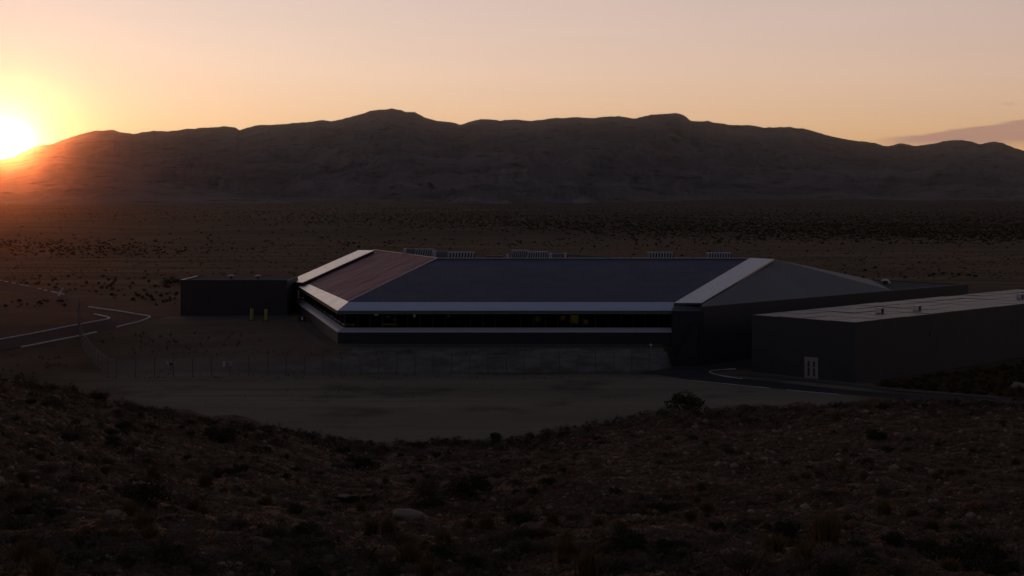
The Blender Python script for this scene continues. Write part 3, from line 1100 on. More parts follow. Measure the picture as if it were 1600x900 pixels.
# right annex
def build_annex():
    corner = Vector((36.5, 156.4, 0))
    ang = math.atan2(E1.y, E1.x)
    root = empty('storage_annex', corner, ang)
    tag(root, 'large dark box annex with panelled flat roof and white double door', 'building')
    L, Wd, z1 = 62.0, 13.6, 6.43         # local x along the long wall, local y across
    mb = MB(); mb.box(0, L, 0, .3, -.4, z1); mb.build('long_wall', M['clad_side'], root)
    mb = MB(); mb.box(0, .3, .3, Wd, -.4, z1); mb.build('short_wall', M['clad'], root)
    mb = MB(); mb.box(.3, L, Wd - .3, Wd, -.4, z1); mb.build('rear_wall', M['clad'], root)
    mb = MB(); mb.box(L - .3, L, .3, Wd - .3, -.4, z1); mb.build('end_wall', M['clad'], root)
    mb = MB(); mb.box(.3, L - .3, .3, Wd - .3, z1 - .35, z1 - .12); mb.build('roof_deck', M['frame'], root)
    nx, ny = 12, 4
    sx, sy = L / nx, Wd / ny
    sheet = MB(); sheet.box(0, 1, 0, 1, 0, 1)
    me = sheet.mesh('roof_panel')
    for i in range(nx):
        for j in range(ny):
            o = link_mesh('roof_panel', me, M['annex_roof'], root, (i * sx + .05, j * sy + .05, z1 - .08 + .0), (random.uniform(-.004, .004), random.uniform(-.004, .004), 0),
                          (sx - .26, sy - .2, .1 + random.uniform(-.03, .04)))
    # door: white frame, two leaves with dark panes
    d = empty('double_door')
    d.parent = root
    d.location = (-.03, 5.55, 0)       # on the short wall, facing -x
    mb = MB()
    w, h = 1.75, 2.3
    for y0, y1, z0, zz in ((-w/2, -w/2 + .16, 0, h), (w/2 - .16, w/2, 0, h), (-w/2 + .16, w/2 - .16, h - .3, h)):
        mb.box(-.06, .03, y0, y1, z0, zz)
    mb.build('door_frame', M['door'], d)
    for s in (-1, 1):
        lf = MB()
        y0, y1 = (-.70, -.01) if s < 0 else (.01, .70)
        a, b = y0 + .2, y1 - .2
        for box in ((y0, a, .02, h - .31), (b, y1, .02, h - .31), (a, b, .02, .22), (a, b, 1.12, 1.24) if s < 0 else (a, b, 1.18, 1.24), (a, b, h - .42, h - .31)):
            lf.box(-.04, .0, *box)
        leaf = lf.build('door_leaf', M['door'], d)
    mb = MB(); mb.box(-.02, .02, -.71, .71, .0, h - .32); mb.build('door_pane', M['dark'], d)
    # small wall lamp on the long wall
    mb = MB(); mb.box(15.2, 15.34, -.12, 0, 4.0, 4.55); mb.build('wall_lamp', M['fascia'], root)
    # base strip
    mb = MB(); mb.box(0.0, L, -.45, -.004, -.3, .10); mb.build('base_strip', M['path'], root)
    for (px, py), lab in zip(((1375, 489), (1433, 485), (1594, 466)), ('nearest the front corner of the annex roof', 'second from the front corner on the annex roof', 'at the far right end of the annex roof')):
        p = at_z(px, py, z1)
        v = empty('roof_ventilator', (p.x, p.y, z1 + .0), ang)
        mb = MB(); mb.box(-.28, .28, -.28, .28, 0, .42); mb.build('vent_base', M['dark'], v, .02)
        mb = MB(); mb.box(-.36, -.27, -.36, .36, 0.02, .48); mb.build('vent_panel', M['vent'], v, .01)
        mb = MB(); mb.box(.27, .36, -.36, .36, 0.02, .48); mb.build('vent_panel', M['vent'], v, .01)
        mb = MB(); mb.box(-.40, .40, -.40, .40, .49, .60); mb.build('vent_lid', M['vent'], v, .02)
        tag(v, 'square galvanised ventilator with open sides, ' + lab, 'roof ventilator', 'ventilators on the annex roof')
    return root


ANNEX = build_annex()
p = at_z(1383, 441.5, 6.9)
v = empty('roof_fan', (p.x, p.y, 6.72), 0.8)
mb = MB(); mb.cyl((0, 0, 0), .42, .42, .45, 14); mb.build('fan_drum', M['dark'], v)
mb = MB(); mb.cyl((0, 0, .45), .62, .34, .26, 14); mb.build('fan_cowl', M['vent'], v)
mb = MB(); mb.box(.55, 1.15, -.25, .25, 0.0, .34); mb.build('motor_box', M['vent'], v, .03)
tag(v, 'pale round roof fan with motor box on the flat rear wing', 'roof fan')


# rooftop units behind the ridge
def louvre_unit(px0, px1, ytop, Y, label, hood=False, nsl=8):
    xa, xb = (px0 - 800) / F * Y, (px1 - 800) / F * Y
    zt = H - (ytop - HZ) / F * Y
    # roof height there
    zb = 10.85
    root = empty('rooftop_louvre_unit' if not hood else 'rooftop_hood', ((xa + xb) / 2, Y, zb))
    w, h = (xb - xa) / 2, zt - zb
    dep, r = 1.5, min(0.75, h * .7)

    def prof(off):
        pts = [(-dep / 2 - off, 0), (-dep / 2 - off, h - r)]
        for a in range(1, 6):
            t = a / 6 * math.pi / 2
            pts.append((-dep / 2 + r - (r + off) * math.cos(t), h - r + (r + off) * math.sin(t)))
        pts += [(-dep / 2 + r, h + off), (dep / 2 + off, h + off), (dep / 2 + off, 0)]
        return pts
    mb = MB()
    pr = prof(0)
    mb.prism([(-w, y, z) for y, z in pr], [(w, y, z) for y, z in pr])
    body = mb.build('unit_body', M['dark'] if not hood else M['fascia'], root)
    if hood:
        mb = MB()
        pr = prof(.05)
        mb.prism([(-w - .06, y, z) for y, z in pr], [(-w * .55, y, z) for y, z in pr])
        mb.build('hood_cowl', M['slat'], root)
    else:
        pr = prof(.05)
        n = nsl
        sl = MB()
        s = 0.5 * 2 * w / n * .42
        lean = 0.16
        sl.prism([(-s + lean * (z - h), y, z) for y, z in pr], [(s + lean * (z - h), y, z) for y, z in pr])
        me = sl.mesh('louvre_slat')
        for k in range(n):
            link_mesh('louvre_slat', me, M['slat'], root, (-w + (k + .5) * 2 * w / n, 0, 0))
        mb = MB()
        mb.box(-w - .05, w + .05, -.15, dep / 2 + .07, h + .052, h + .11)
        mb.build('unit_lid', M['slat'], root)
    tag(root, label, 'rooftop unit', 'plant along the roof ridge')


louvre_unit(631, 650, 388.5, 216.5, 'dark rounded hood, leftmost of the plant along the roof ridge', True)
louvre_unit(649, 678, 390, 211.5, 'pale slatted unit between two dark hoods near the left end of the ridge')
louvre_unit(677, 699, 392, 206.0, 'dark rounded hood right of the first slatted unit on the ridge', True)
louvre_unit(700, 742, 395, 199.6, 'largest slatted unit, where the brown slope meets the ridge', False, 9)
louvre_unit(799, 826, 392, 203.5, 'slatted unit at mid ridge, set back behind its neighbour', False, 9)
louvre_unit(824, 857, 394.5, 199.6, 'slatted unit at mid ridge in front of the set-back one', False, 9)
louvre_unit(857, 882, 396, 199.8, 'dark rounded hood at mid ridge beside a white post', True)
louvre_unit(1012, 1052, 395.2, 199.6, 'slatted unit standing alone right of mid ridge', False, 9)
louvre_unit(1105, 1142, 396, 199.6, 'slatted unit nearest the right end of the ridge', False, 9)

p0, p1 = at_depth(758, 401.5, 199.0), at_depth(786, 401.5, 199.0)
v = empty('rooftop_duct', (p0.x, p0.y, 10.4))
wd = p1.x - p0.x
mb = MB(); mb.box(0, wd, 0, .8, p0.z - 10.4 - .1, p0.z - 10.4 + .18); mb.build('duct_box', M['fascia'], v, .03)
mb = MB(); mb.box(.25, .6, .2, .6, 0, p0.z - 10.4 - .1); mb.box(wd - .6, wd - .25, .2, .6, 0, p0.z - 10.4 - .1); mb.build('duct_stand', M['dark'], v)
mb = MB(); mb.bar((wd + .15, .4, p0.z - 10.2), (wd + 1.5, .4, p0.z - 9.95), .28, .28); mb.build('duct_elbow', M['post'], v)
tag(v, 'low grey duct on short stands between the two slatted groups', 'duct')
for px, top, lab in ((883.5, 395.5, 'thin white post beside the dark hood at mid ridge'), (793, 398, 'short white post beside the low grey duct')):
    q = at_depth(px, top, 198.6)
    o = empty('white_post', (q.x, q.y, 10.6))
    mb = MB(); mb.cyl((0, 0, 0), .09, .09, q.z - 10.6, 8); mb.build('shaft', M['white'], o)
    mb = MB(); mb.cyl((0, 0, q.z - 10.6), .14, .10, .07, 8); mb.build('cap', M['white'], o)
    tag(o, lab, 'post')
# sagging pipe along the ridge
pts = [at_depth(x, y, 199.2) for x, y in ((886, 399), (905, 399.6), (922, 401.2), (938, 401.8), (955, 403.2))]
v = empty('roof_pipe', (pts[0].x, pts[0].y, 10.8))
mb = MB()
for a, b in zip(pts, pts[1:]):
    mb.bar(a - v.location, b - v.location, .32, .32)
mb.build('pipe_run', M['fascia'], v)
mb = MB()
for a in pts[::2]:
    q = a - v.location
    mb.box(q.x - .08, q.x + .08, q.y - .1, q.y + .1, -.1, q.z)
mb.build('pipe_support', M['dark'], v)
tag(v, 'dark pipe running down along the ridge right of the hood', 'pipe')


# ------------------------------------------------------------------ roads, kerbs, paths
def densify(pts, n):
    """n points evenly along a pixel polyline, each dropped on the ground"""
    p = np.array(pts, float)
    d = np.concatenate([[0], np.cumsum(np.hypot(*np.diff(p, axis=0).T))])
    t = np.linspace(0, d[-1], n)
    return [Vector(q) for q in on_ground_many(np.interp(t, d, p[:, 0]), np.interp(t, d, p[:, 1]))]


def strip(name, left, right, mat, lift, n=50, across=4):
    """a sheet draped between two edge lines"""
    a, b = densify(left, n), densify(right, n)
    v, f = [], []
    for i in range(n):
        for j in range(across + 1):
            q = a[i].lerp(b[i], j / across)
            v.append((q.x, q.y, gz(q.x, q.y) + lift))
    for i in range(n - 1):
        for j in range(across):
            k = i * (across + 1) + j
            f.append((k, k + 1, k + across + 2, k + across + 1))
    me = np_mesh(name, np.array(v), np.array(f), smooth=True)
    return tag(link_mesh(name, me, mat), kind='structure')


OUT_L = [(-330, 388), (-60, 427), (0, 438), (50, 449), (100, 461), (140, 478), (190, 487), (237, 495), (222, 502), (140, 522), (60, 538), (10, 547), (-60, 560)]
INN_L = [(-330, 396), (-60, 441), (0, 453), (50, 463), (85, 473), (110, 482), (147, 491), (174, 497), (168, 499.5), (120, 508), (60, 520), (0, 531), (-60, 542)]
strip('road', OUT_L[:8], INN_L[:8], M['old_asphalt'], 0.030, 60)
strip('road', [(237, 495), (222, 502), (140, 522), (60, 538), (10, 547), (-60, 560), (-250, 590)], [(174, 497), (168, 499.5), (120, 508), (60, 520), (0, 531), (-60, 542), (-250, 572)], M['old_asphalt'], 0.034, 40)
LOW_R = [(1000, 582), (1082, 594), (1161, 602), (1250, 611), (1340, 618), (1450, 625.5), (1640, 636)]
UPP_R = [(1040, 575), (1108, 582), (1131, 588.5), (1180, 594), (1260, 602.5), (1340, 611), (1450, 619), (1640, 628)]
strip('service_road', LOW_R, UPP_R, M['asphalt'], 0.030, 60)
strip('service_road', [(1040, 575), (1090, 573.5), (1135, 568.5), (1182, 564.5)], [(1108, 582), (1116, 579.5), (1140, 577), (1182, 575)], M['asphalt'], 0.034, 30)
strip('footpath', [(1134, 584.2), (1160, 581.5), (1180, 584.5), (1260, 592.5), (1336, 600.5), (1400, 608), (1560, 620)], [(1140, 587.2), (1160, 587.5), (1180, 588.5), (1260, 596.5), (1338, 604.5), (1400, 611.5), (1560, 622.8)], M['path'], 0.06, 60, 2)
strip('terrace_path', [(446, 499), (470, 516), (503, 546.0), (1050, 545.2)], [(452, 499), (477, 516), (512, 542.6), (1050, 542.6)], M['path'], 0.035, 70, 2)
strip('wall_apron', [(463, 500), (527, 541.0), (1050, 541.0)], [(468, 499), (533, 538.2), (1050, 538.2)], M['path'], 0.03, 50, 2)
strip('wing_apron', [(250, 499.5), (452, 499.5)], [(262, 494.6), (452, 494.6)], M['path'], 0.03, 30, 2)

KERB_ME = None


def kerb_line(pts, label, w=0.22, h=0.14, seg=1.9, gap=0.05, skip=0.0, mat='kerb', face=None):
    """a run of separate kerb stones"""
    global KERB_ME
    if KERB_ME is None:
        mb = MB()
        mb.box(-.5, .5, -.5, .5, 0, 1)
        KERB_ME = mb.mesh('kerb_stone')
    g = densify(pts, 120)
    d = np.concatenate([[0], np.cumsum([(b - a).length for a, b in zip(g, g[1:])])])
    n = max(2, int(d[-1] / seg))
    P = np.array([tuple(q) for q in g])
    at = lambda s: Vector([np.interp(s, d, P[:, k]) for k in range(3)])
    root = empty('road_kerb', at(0))
    for k in range(n):
        if random.random() < skip:
            continue
        a, b = at(k * d[-1] / n + gap), at((k + 1) * d[-1] / n - gap)
        m = (a + b) / 2
        dv = b - a
        o = link_mesh('kerb_stone', KERB_ME, M[mat], root, m - root.location - Vector((0, 0, 0.04)), (random.uniform(-.04, .04), -math.atan2(dv.z, math.hypot(dv.x, dv.y)), math.atan2(dv.y, dv.x) + random.uniform(-.01, .01)),
                      (dv.length, w, h + 0.04 + random.uniform(-.02, .02)))
    tag(root, label, 'kerb')


kerb_line([(138, 480), (190, 487.3), (237, 495.3), (222, 502), (140, 522), (60, 538), (10, 547)], 'long pale kerb round the outside of the hairpin road at left', 0.20, 0.15, 2.1, .04, .08)
kerb_line([(147, 491), (173, 497.2), (168, 499.5), (120, 508), (60, 520), (-10, 533)], 'pale kerb round the inside of the hairpin road at left', 0.20, 0.15, 2.1, .04, .06)
kerb_line([(-20, 434), (50, 448.6), (100, 460.5)], 'faint kerb on the far edge of the upper road at left', 0.16, 0.10, 2.4, .05, .35)
kerb_line([(1150, 577), (1131, 577.6), (1112, 579.6), (1107.5, 581.5), (1112, 584), (1131, 588.8), (1160, 592.5)], 'pale kerb round the nose of the island beside the annex', 0.08, 0.10, 0.9, .02, 0.0)
kerb_line([(1082, 594.4), (1161, 602.4), (1250, 611.4), (1340, 618.4)], 'dusty kerb between the service road and the sandy pad', 0.09, 0.03, 1.8, .05, .3, 'path')


# ------------------------------------------------------------------ chain-link fence
def build_fence():
    line = [(124, 489), (122, 506), (124, 528), (131, 548), (147, 570), (172, 592), (300, 589), (500, 586), (800, 583.5), (1043, 579)]
    g = densify(line, 160)
    d = np.concatenate([[0], np.cumsum([(b - a).length for a, b in zip(g, g[1:])])])
    P = np.array([tuple(q) for q in g])
    at = lambda s: Vector([np.interp(s, d, P[:, k]) for k in range(3)])
    n = int(d[-1] / 2.0)
    root = empty('chain_link_fence', at(0))
    tag(root, 'tall chain-link fence with thin posts along the sandy pad, curving away at left', 'fence')
    pm = MB(); pm.cyl((0, 0, -.3), .045, .045, 2.5, 8); pm.cyl((0, 0, 2.2), .06, .02, .06, 8)
    post_me = pm.mesh('fence_post')
    tall = 2.05
    pts = [at(k * d[-1] / n) for k in range(n + 1)]
    panel_me = MB()
    panel_me.poly([(0, 0, 0), (1, 0, 0), (1, 0, tall), (0, 0, tall)])
    rail = MB(); rail.bar((0, 0, tall), (1, 0, tall), .035, .035)
    rail_me = rail.mesh('top_rail')
    for k, q in enumerate(pts):
        link_mesh('fence_post', post_me, M['fpost'], root, q - root.location, (random.uniform(-.02, .02), random.uniform(-.02, .02), 0))
        if k < n:
            dv = pts[k + 1] - q
            L = dv.length
            mb = MB()
            s = dv.z / L
            mb.poly([(0.03, 0, 0.05), (L - .03, 0, 0.05), (L - .03, 0, tall), (0.03, 0, tall)])
            rot = (0, -math.asin(max(-1, min(1, s))), math.atan2(dv.y, dv.x))
            o = link_mesh('mesh_panel', mb.mesh('mesh_panel'), M['wire'], root, q - root.location, rot)
            link_mesh('top_rail', rail_me, M['post'], root, q - root.location, rot, (L, 1, 1))


build_fence()


# small things round the site
def bollard(px, py, lab):
    q = on_ground(px, py)
    r = empty('service_cylinder', q)
    mb = MB(); mb.box(-.55, .55, -.4, .4, -.1, .10); mb.build('plinth', M['dark'], r, .02)
    mb = MB(); mb.cyl((0, 0, .10), .24, .24, 1.42, 16); mb.build('drum', M['yellow'], r)
    mb = MB(); mb.cyl((0, 0, 1.52), .26, .20, .07, 16); mb.build('lid', M['yellow'], r)
    tag(r, lab, 'cylinder', 'yellow-green cylinders by the left wing')


bollard(393.5, 500.5, 'upright yellow-green cylinder before the left wing, the left one of the pair')
bollard(416, 501.5, 'upright yellow-green cylinder before the left wing, the right one of the pair')


def flood(px, py, lab, kind):
    q = on_ground(px, py)
    r = empty('ground_floodlight' if kind else 'marker_box', q)
    if kind:
        r.scale = (.7, .7, .7)
    if kind:
        mb = MB(); mb.box(-.05, .05, -.05, .05, -.1, .75); mb.build('stand', M['frame'], r)
        mb = MB(); mb.cyl((0, 0, .75), .30, .34, .5, 12); mb.build('lamp_housing', M['dark'], r)
        for s in (-1, 1):
            mb = MB(); mb.prism([(s * .36, -.2, .85), (s * .62, -.1, 1.2), (s * .60, .1, 1.2), (s * .36, .2, .85)], [(s * .36, -.2, .92), (s * .62, -.1, 1.34), (s * .60, .1, 1.34), (s * .36, .2, .92)]); mb.build('side_flap', M['white'], r)
        tag(r, lab, 'floodlight')
    else:
        mb = MB(); mb.box(-.11, .11, -.1, .1, -.1, .5); mb.build('box_body', M['vent'], r, .03)
        mb = MB(); mb.box(-.14, .14, -.13, .13, .505, .56); mb.build('box_lid', M['white'], r, .01)
        tag(r, lab, 'box')


flood(267, 578, 'dark round floodlight with two pale flaps behind the left end of the fence', True)
flood(350, 573, 'small pale upright box behind the fence, the left one of two', False)
flood(360, 572, 'small pale upright box behind the fence, the right one of two', False)
q = on_ground(92, 467)
r = empty('road_marker', q)
mb = MB(); mb.bar((0, 0, -.1), (.12, 0, .6), .12, .08); mb.build('marker_foot', M['frame'], r)
mb = MB()
arc = [(0.0, .45), (.10, .95), (.32, 1.45), (.72, 1.80)]
for a, b in zip(arc, arc[1:]):
    mb.prism([(a[0] - .16, -.05, a[1]), (a[0] + .16, -.05, a[1]), (a[0] + .16, .05, a[1]), (a[0] - .16, .05, a[1])], [(b[0] - .16, -.05, b[1]), (b[0] + .16, -.05, b[1]), (b[0] + .16, .05, b[1]), (b[0] - .16, .05, b[1])])
mb.build('marker_blade', M['white'], r)
tag(r, 'pale curved marker blade beside the upper road at far left', 'road marker')
q = on_ground(1017, 547)
r = empty('terrace_post', q)  # plain upright post, gives no light
mb = MB(); mb.cyl((0, 0, -.1), .07, .06, .62, 8); mb.build('post_shaft', M['post'], r)
mb = MB(); mb.cyl((0, 0, .52), .14, .10, .18, 8); mb.build('post_head', M['white'], r)
tag(r, 'short pale upright post near the right end of the terrace', 'lamp')
q = on_ground(472, 502)
r = empty('wall_light', q)  # small wall light, shaped as a dark box with a white plate
mb = MB(); mb.box(-.5, .5, -.3, .3, -.1, .7); mb.build('box_body', M['dark'], r, .03)
mb = MB(); mb.box(-.06, .16, -.34, -.304, .2, .62); mb.build('box_label', M['white'], r)
tag(r, 'small wall light, dark box with a white plate at the far corner of the left wall', 'wall light')


# ------------------------------------------------------------------ stones
def rock_mesh(name, seed, flat=0.6, sub=2, rough=0.28):
    bm = bmesh.new()
    bmesh.ops.create_icosphere(bm, subdivisions=sub, radius=0.5)
    o = Vector((seed * 3.7, seed * 1.3, seed * 7.1))
    rs = random.Random(seed)
    cuts = []
    for _ in range(7):
        n = Vector((rs.uniform(-1, 1), rs.uniform(-1, 1), rs.uniform(-.6, 1))).normalized()
        cuts.append((n, rs.uniform(.26, .42)))
    for v in bm.verts:
        p = v.co.copy()
        for n, dd in cuts:
            e = p.dot(n) - dd
            if e > 0:
                p -= n * e * .92
        p *= 1 + rough * mnoise.noise(p * 2.6 + o) + .12 * mnoise.noise(p * 7 + o)
        v.co = (p.x, p.y * .8, p.z * flat)
    me = bpy.data.meshes.new(name)
    bm.to_mesh(me)
    bm.free()
    return me


def me_arrays(me):
    v = np.empty(len(me.vertices) * 3, np.float32)
    me.vertices.foreach_get('co', v)
    f = np.empty(len(me.polygons) * 3, np.int32)
    me.polygons.foreach_get('vertices', f)
    return v.reshape(-1, 3), f.reshape(-1, 3)


def scatter_mesh(name, protos, pos, scale, mats, label_kind='stuff', squash=None):
    """many small pieces joined into one mesh; protos are (verts, tris)"""
    V, Fc, off = [], [], 0
    for i in range(len(pos)):
        v, f = protos[i % len(protos)]
        a = rng.random() * 6.283
        c, s = math.cos(a), math.sin(a)
        sc = scale[i]
        w = np.stack([(v[:, 0] * c - v[:, 1] * s) * sc, (v[:, 0] * s + v[:, 1] * c) * sc, v[:, 2] * sc * (squash[i] if squash is not None else 1)], 1) + pos[i]
        V.append(w)
        Fc.append(f + off)
        off += len(v)
    me = np_mesh(name, np.concatenate(V), np.concatenate(Fc))
    o = link_mesh(name, me, mats)
    tag(o, kind='stuff')
    return o


def hill_points(n, px0=-30, px1=1630, py0=590, py1=905, wfun=None):
    """random points on the near hillside, even over the slope as seen"""
    out = []
    while len(out) < n:
        m = (n - len(out)) * 3 + 50
        px, py = rng.uniform(px0, px1, m), rng.uniform(py0, py1, m)
        ok = py > np.interp(px, SIL[:, 0], SIL[:, 1]) + 2
        if wfun is not None:
            ok &= rng.random(m) < wfun(px, py)
        px, py = px[ok], py[ok]
        q = on_ground_many(px, py)
        for i in range(len(px)):
            if q[i, 1] < 128:
                out.append((Vector(q[i]), px[i], py[i]))
    return out[:n]


def zone(px, py):
    """which part of the slope, in words, and whether it is the near or far part"""
    if py > 820:
        return 'at the bottom left' if px < 420 else ('at the bottom centre' if px < 900 else ('at the bottom right of centre' if px < 1250 else 'at the bottom right corner'))
    if px < 560:
        return ('on the crest of the left slope' if py < np.interp(px, SIL[:, 0], SIL[:, 1]) + 60 else ('on the far left slope' if px < 260 else 'on the middle of the left slope'))
    if px < 960:
        return 'in the dip between the slopes' if py < 745 else 'in the gully at centre'
    return ('on the crest of the right slope' if py < 690 else ('on the middle of the right slope' if px < 1300 else 'on the far right slope'))


def size_word(s, a, b):
    return 'small' if s < a else ('large' if s > b else 'middling')


ROCKS = {k: [rock_mesh(f'stone_{k}{i}', 5 + i + 11 * j, [.55, .7, .45][i], 2) for i in range(3)] for j, k in enumerate(('rock', 'rock_pale', 'rock_red'))}
pts = hill_points(290)
pts.sort(key=lambda t: t[0].y)
for i, (q, px, py) in enumerate(pts):
    kind = 'rock_pale' if rng.random() < .16 else ('rock_red' if rng.random() < .4 else 'rock')
    me = ROCKS[kind][i % 3]
    s = float(np.clip(rng.lognormal(-0.75, .45), .28, 1.5)) * (.8 + .5 * (q.y - 35) / 90)
    s = min(s, .62 if kind == 'rock_pale' else 1.0)
    o = link_mesh('stone', me, M[kind], None, q + Vector((0, 0, .06 * s)), (rng.uniform(-.3, .3), rng.uniform(-.3, .3), rng.uniform(0, 6.28)), (s, s * rng.uniform(.7, 1.1), s * rng.uniform(.7, 1.1)))
    col = {'rock': 'brown angular', 'rock_pale': 'pale weathered', 'rock_red': 'reddish angular'}[kind]
    lab = f"{size_word(s, .34, .55)} {col} stone lying loose {zone(px, py)}"
    tag(o, lab, 'stone', lab.replace(' stone ', ' stones ').replace(' lying loose', ''))

# the pale boulder near the bottom centre, and a few others one can point to
for (px, py, wpx, lab, kind, flat, rz) in ((641, 812, 60, 'pale smooth humped boulder near the bottom centre of the slope', 'rock_pale', .38, -.25), (178, 806, 34, 'pale wedge stone on the lower left slope', 'rock_pale', .5, .3),
                                      (546, 781, 30, 'pale flat stone up-slope left of the humped boulder', 'rock_pale', .4, .1), (1155, 868, 46, 'broad pale slab at the bottom of the right slope', 'rock_pale', .35, .2),
                                      (1592, 608, 30, 'grey block beside the road at the right edge', 'rock_pale', .7, .1)):
    q = on_ground(px, py)
    w = wpx / F * q.y
    me = rock_mesh('boulder', px, flat, 3, .18)
    for pl in me.polygons:
        pl.use_smooth = True
    o = link_mesh('boulder', me, M[kind], None, q + Vector((0, 0, .10 * w)), (0.05, .12, rz), (w * 1.35, w * .8, w * .8))
    tag(o, lab, 'boulder')

lo = [me_arrays(rock_mesh('pebble', 90 + i, .65, 1)) for i in range(8)]


def scree(n, mat, k, wfun=None):
    sp = hill_points(n, -160, 1760, wfun=wfun)
    y = np.array([t[0].y for t in sp])
    scatter_mesh('scree', lo, np.array([tuple(t[0]) for t in sp]), np.clip(k * (y / 60.0) ** .8 * rng.lognormal(0, .45, n), .05, .8), M[mat])


stony = lambda px, py: np.where(px > 860, 1.0, .55)
scree(23000, 'rock', .17, stony)
scree(15000, 'rock_red', .17, stony)
scree(3600, 'rock_pale', .17)


# ------------------------------------------------------------------ shrubs
def shrub_foliage(seed, n, leaf, clumps=14, flat=.75, spiky=0.0):
    r = np.random.default_rng(seed)
    cc = r.normal(size=(clumps, 3))
    cc /= np.linalg.norm(cc, axis=1)[:, None]
    cc *= r.uniform(.15, .36, clumps)[:, None]
    cc[:, 2] = np.abs(cc[:, 2]) * flat + .12
    k = r.integers(0, clumps, n)
    rad = r.uniform(.08, .20, clumps)[k]
    d = r.normal(size=(n, 3))
    d /= np.linalg.norm(d, axis=1)[:, None]
    p = cc[k] + d * (rad * r.uniform(.5, 1.05, n))[:, None]
    p[:, 2] = np.maximum(p[:, 2], .01)
    u = r.normal(size=(n, 3))
    u /= np.linalg.norm(u, axis=1)[:, None]
    if spiky:
        out = p / np.linalg.norm(p, axis=1)[:, None]
        u = u * (1 - spiky) + out * spiky
        u /= np.linalg.norm(u, axis=1)[:, None]
    w = np.cross(u, r.normal(size=(n, 3)))
    w /= np.linalg.norm(w, axis=1)[:, None] + 1e-9
    L = leaf * r.uniform(.6, 1.4, n)[:, None]
    W = L * (.45 if not spiky else .16)
    a, b, c, e = p - u * L, p + w * W, p + u * L, p - w * W
    v = np.stack([a, b, c, e], 1).reshape(-1, 3)
    f = np.arange(n * 4).reshape(n, 4)
    return v, f


def tussock_blades(seed, n):
    r = np.random.default_rng(seed)
    a = r.uniform(0, 6.283, n)
    lean = r.uniform(.05, .75, n)
    base = r.normal(0, .07, (n, 2))
    L = r.uniform(.28, .62, n)
    tip = np.stack([base[:, 0] + np.cos(a) * lean * L, base[:, 1] + np.sin(a) * lean * L, L * np.sqrt(np.clip(1 - lean ** 2 * .8, .1, 1))], 1)
    b = np.stack([base[:, 0], base[:, 1], np.full(n, -.04)], 1)
    s = np.stack([-np.sin(a), np.cos(a), np.zeros(n)], 1) * .014
    mid = (b + tip) / 2 + np.stack([np.zeros(n), np.zeros(n), .05 * L], 1)
    v = np.stack([b - s, b + s, mid + s * .8, tip, mid - s * .8], 1).reshape(-1, 3)
    i = np.arange(n)[:, None] * 5
    f = np.concatenate([i + np.array([[0, 1, 2, 4]]), i + np.array([[4, 2, 3, 3]])])
    f3 = np.concatenate([i + np.array([[0, 1, 2]]), i + np.array([[0, 2, 4]]), i + np.array([[4, 2, 3]])])
    return v, f3


def stems_mesh(seed):
    rs = random.Random(seed)
    mb = MB()
    for _ in range(7):
        a = rs.uniform(0, 6.28)
        l = rs.uniform(.25, .42)
        mb.bar((0, 0, -.08), (math.cos(a) * l * .7, math.sin(a) * l * .7, l * .8), .022, .022)
    return mb.mesh('stems')


STEMS = [stems_mesh(i) for i in range(3)]
FOL = {
    'dark': [np_mesh(f'foliage_dark{i}', *shrub_foliage(40 + i, 1500, .028, 16, .8)) for i in range(4)],
    'grey': [np_mesh(f'foliage_grey{i}', *shrub_foliage(60 + i, 1100, .045, 14, .75, .75)) for i in range(3)],
    'ochre': [np_mesh(f'blades{i}', *tussock_blades(80 + i, 240)) for i in range(3)],
}
FMAT = {'dark': 'leaf_dark', 'grey': 'leaf_grey', 'ochre': 'leaf_ochre'}


def plant(kind, q, size, i, label, cat='shrub', group=None, tall=1.0):
    name = {'dark': 'desert_shrub', 'grey': 'dry_shrub', 'ochre': 'grass_tussock'}[kind]
    r = empty(name, q, rng.uniform(0, 6.28))
    r.scale = (size, size, size * tall)
    link_mesh('foliage' if kind != 'ochre' else 'blades', FOL[kind][i % len(FOL[kind])], M[FMAT[kind]], r)
    if kind != 'ochre':
        link_mesh('stems', STEMS[i % 3], M['twig'], r)
    return tag(r, label, cat, group)


# the ones a viewer can point to
plant('dark', on_ground(1074, 641), 5.2, 0, 'big dark round bush alone at the edge of the sandy pad', tall=.68)
plant('dark', on_ground(775, 689), 1.7, 1, 'small dark bush standing in the dip between the two slopes', tall=.95)
plant('grey', on_ground(668, 782), 2.0, 0, 'pale feathery dry bush above the humped boulder', tall=1.25)
plant('dark', on_ground(735, 770), 2.9, 2, 'wide dark bush in the gully right of the feathery one', tall=.7)
plant('dark', on_ground(560, 735), 3.6, 3, 'very dark spreading bush at the foot of the left slope', tall=.6)
plant('ochre', on_ground(640, 890), 1.5, 0, 'large ochre grass clump at the bottom below the humped boulder', 'grass')
plant('dark', on_ground(345, 690), 3.6, 1, 'dark bush cluster on the crest of the left slope', tall=.6)
plant('dark', on_ground(225, 785), 2.8, 0, 'dark low bush on the middle of the left slope', tall=.65)
plant('ochre', on_ground(1290, 855), 1.8, 1, 'single ochre tussock on the lower right slope', 'grass')
plant('dark', on_ground(268, 444), 5.2, 2, 'dark thicket beyond the road left of the flat wing', tall=.5)


def gully(px, py):
    """denser growth along the dip that runs down to the right"""
    c = np.interp(px, [0, 300, 500, 700, 900, 1100, 1600], [640, 690, 735, 745, 800, 850, 890])
    return .18 + .82 * np.exp(-((py - c) / 45.0) ** 2)


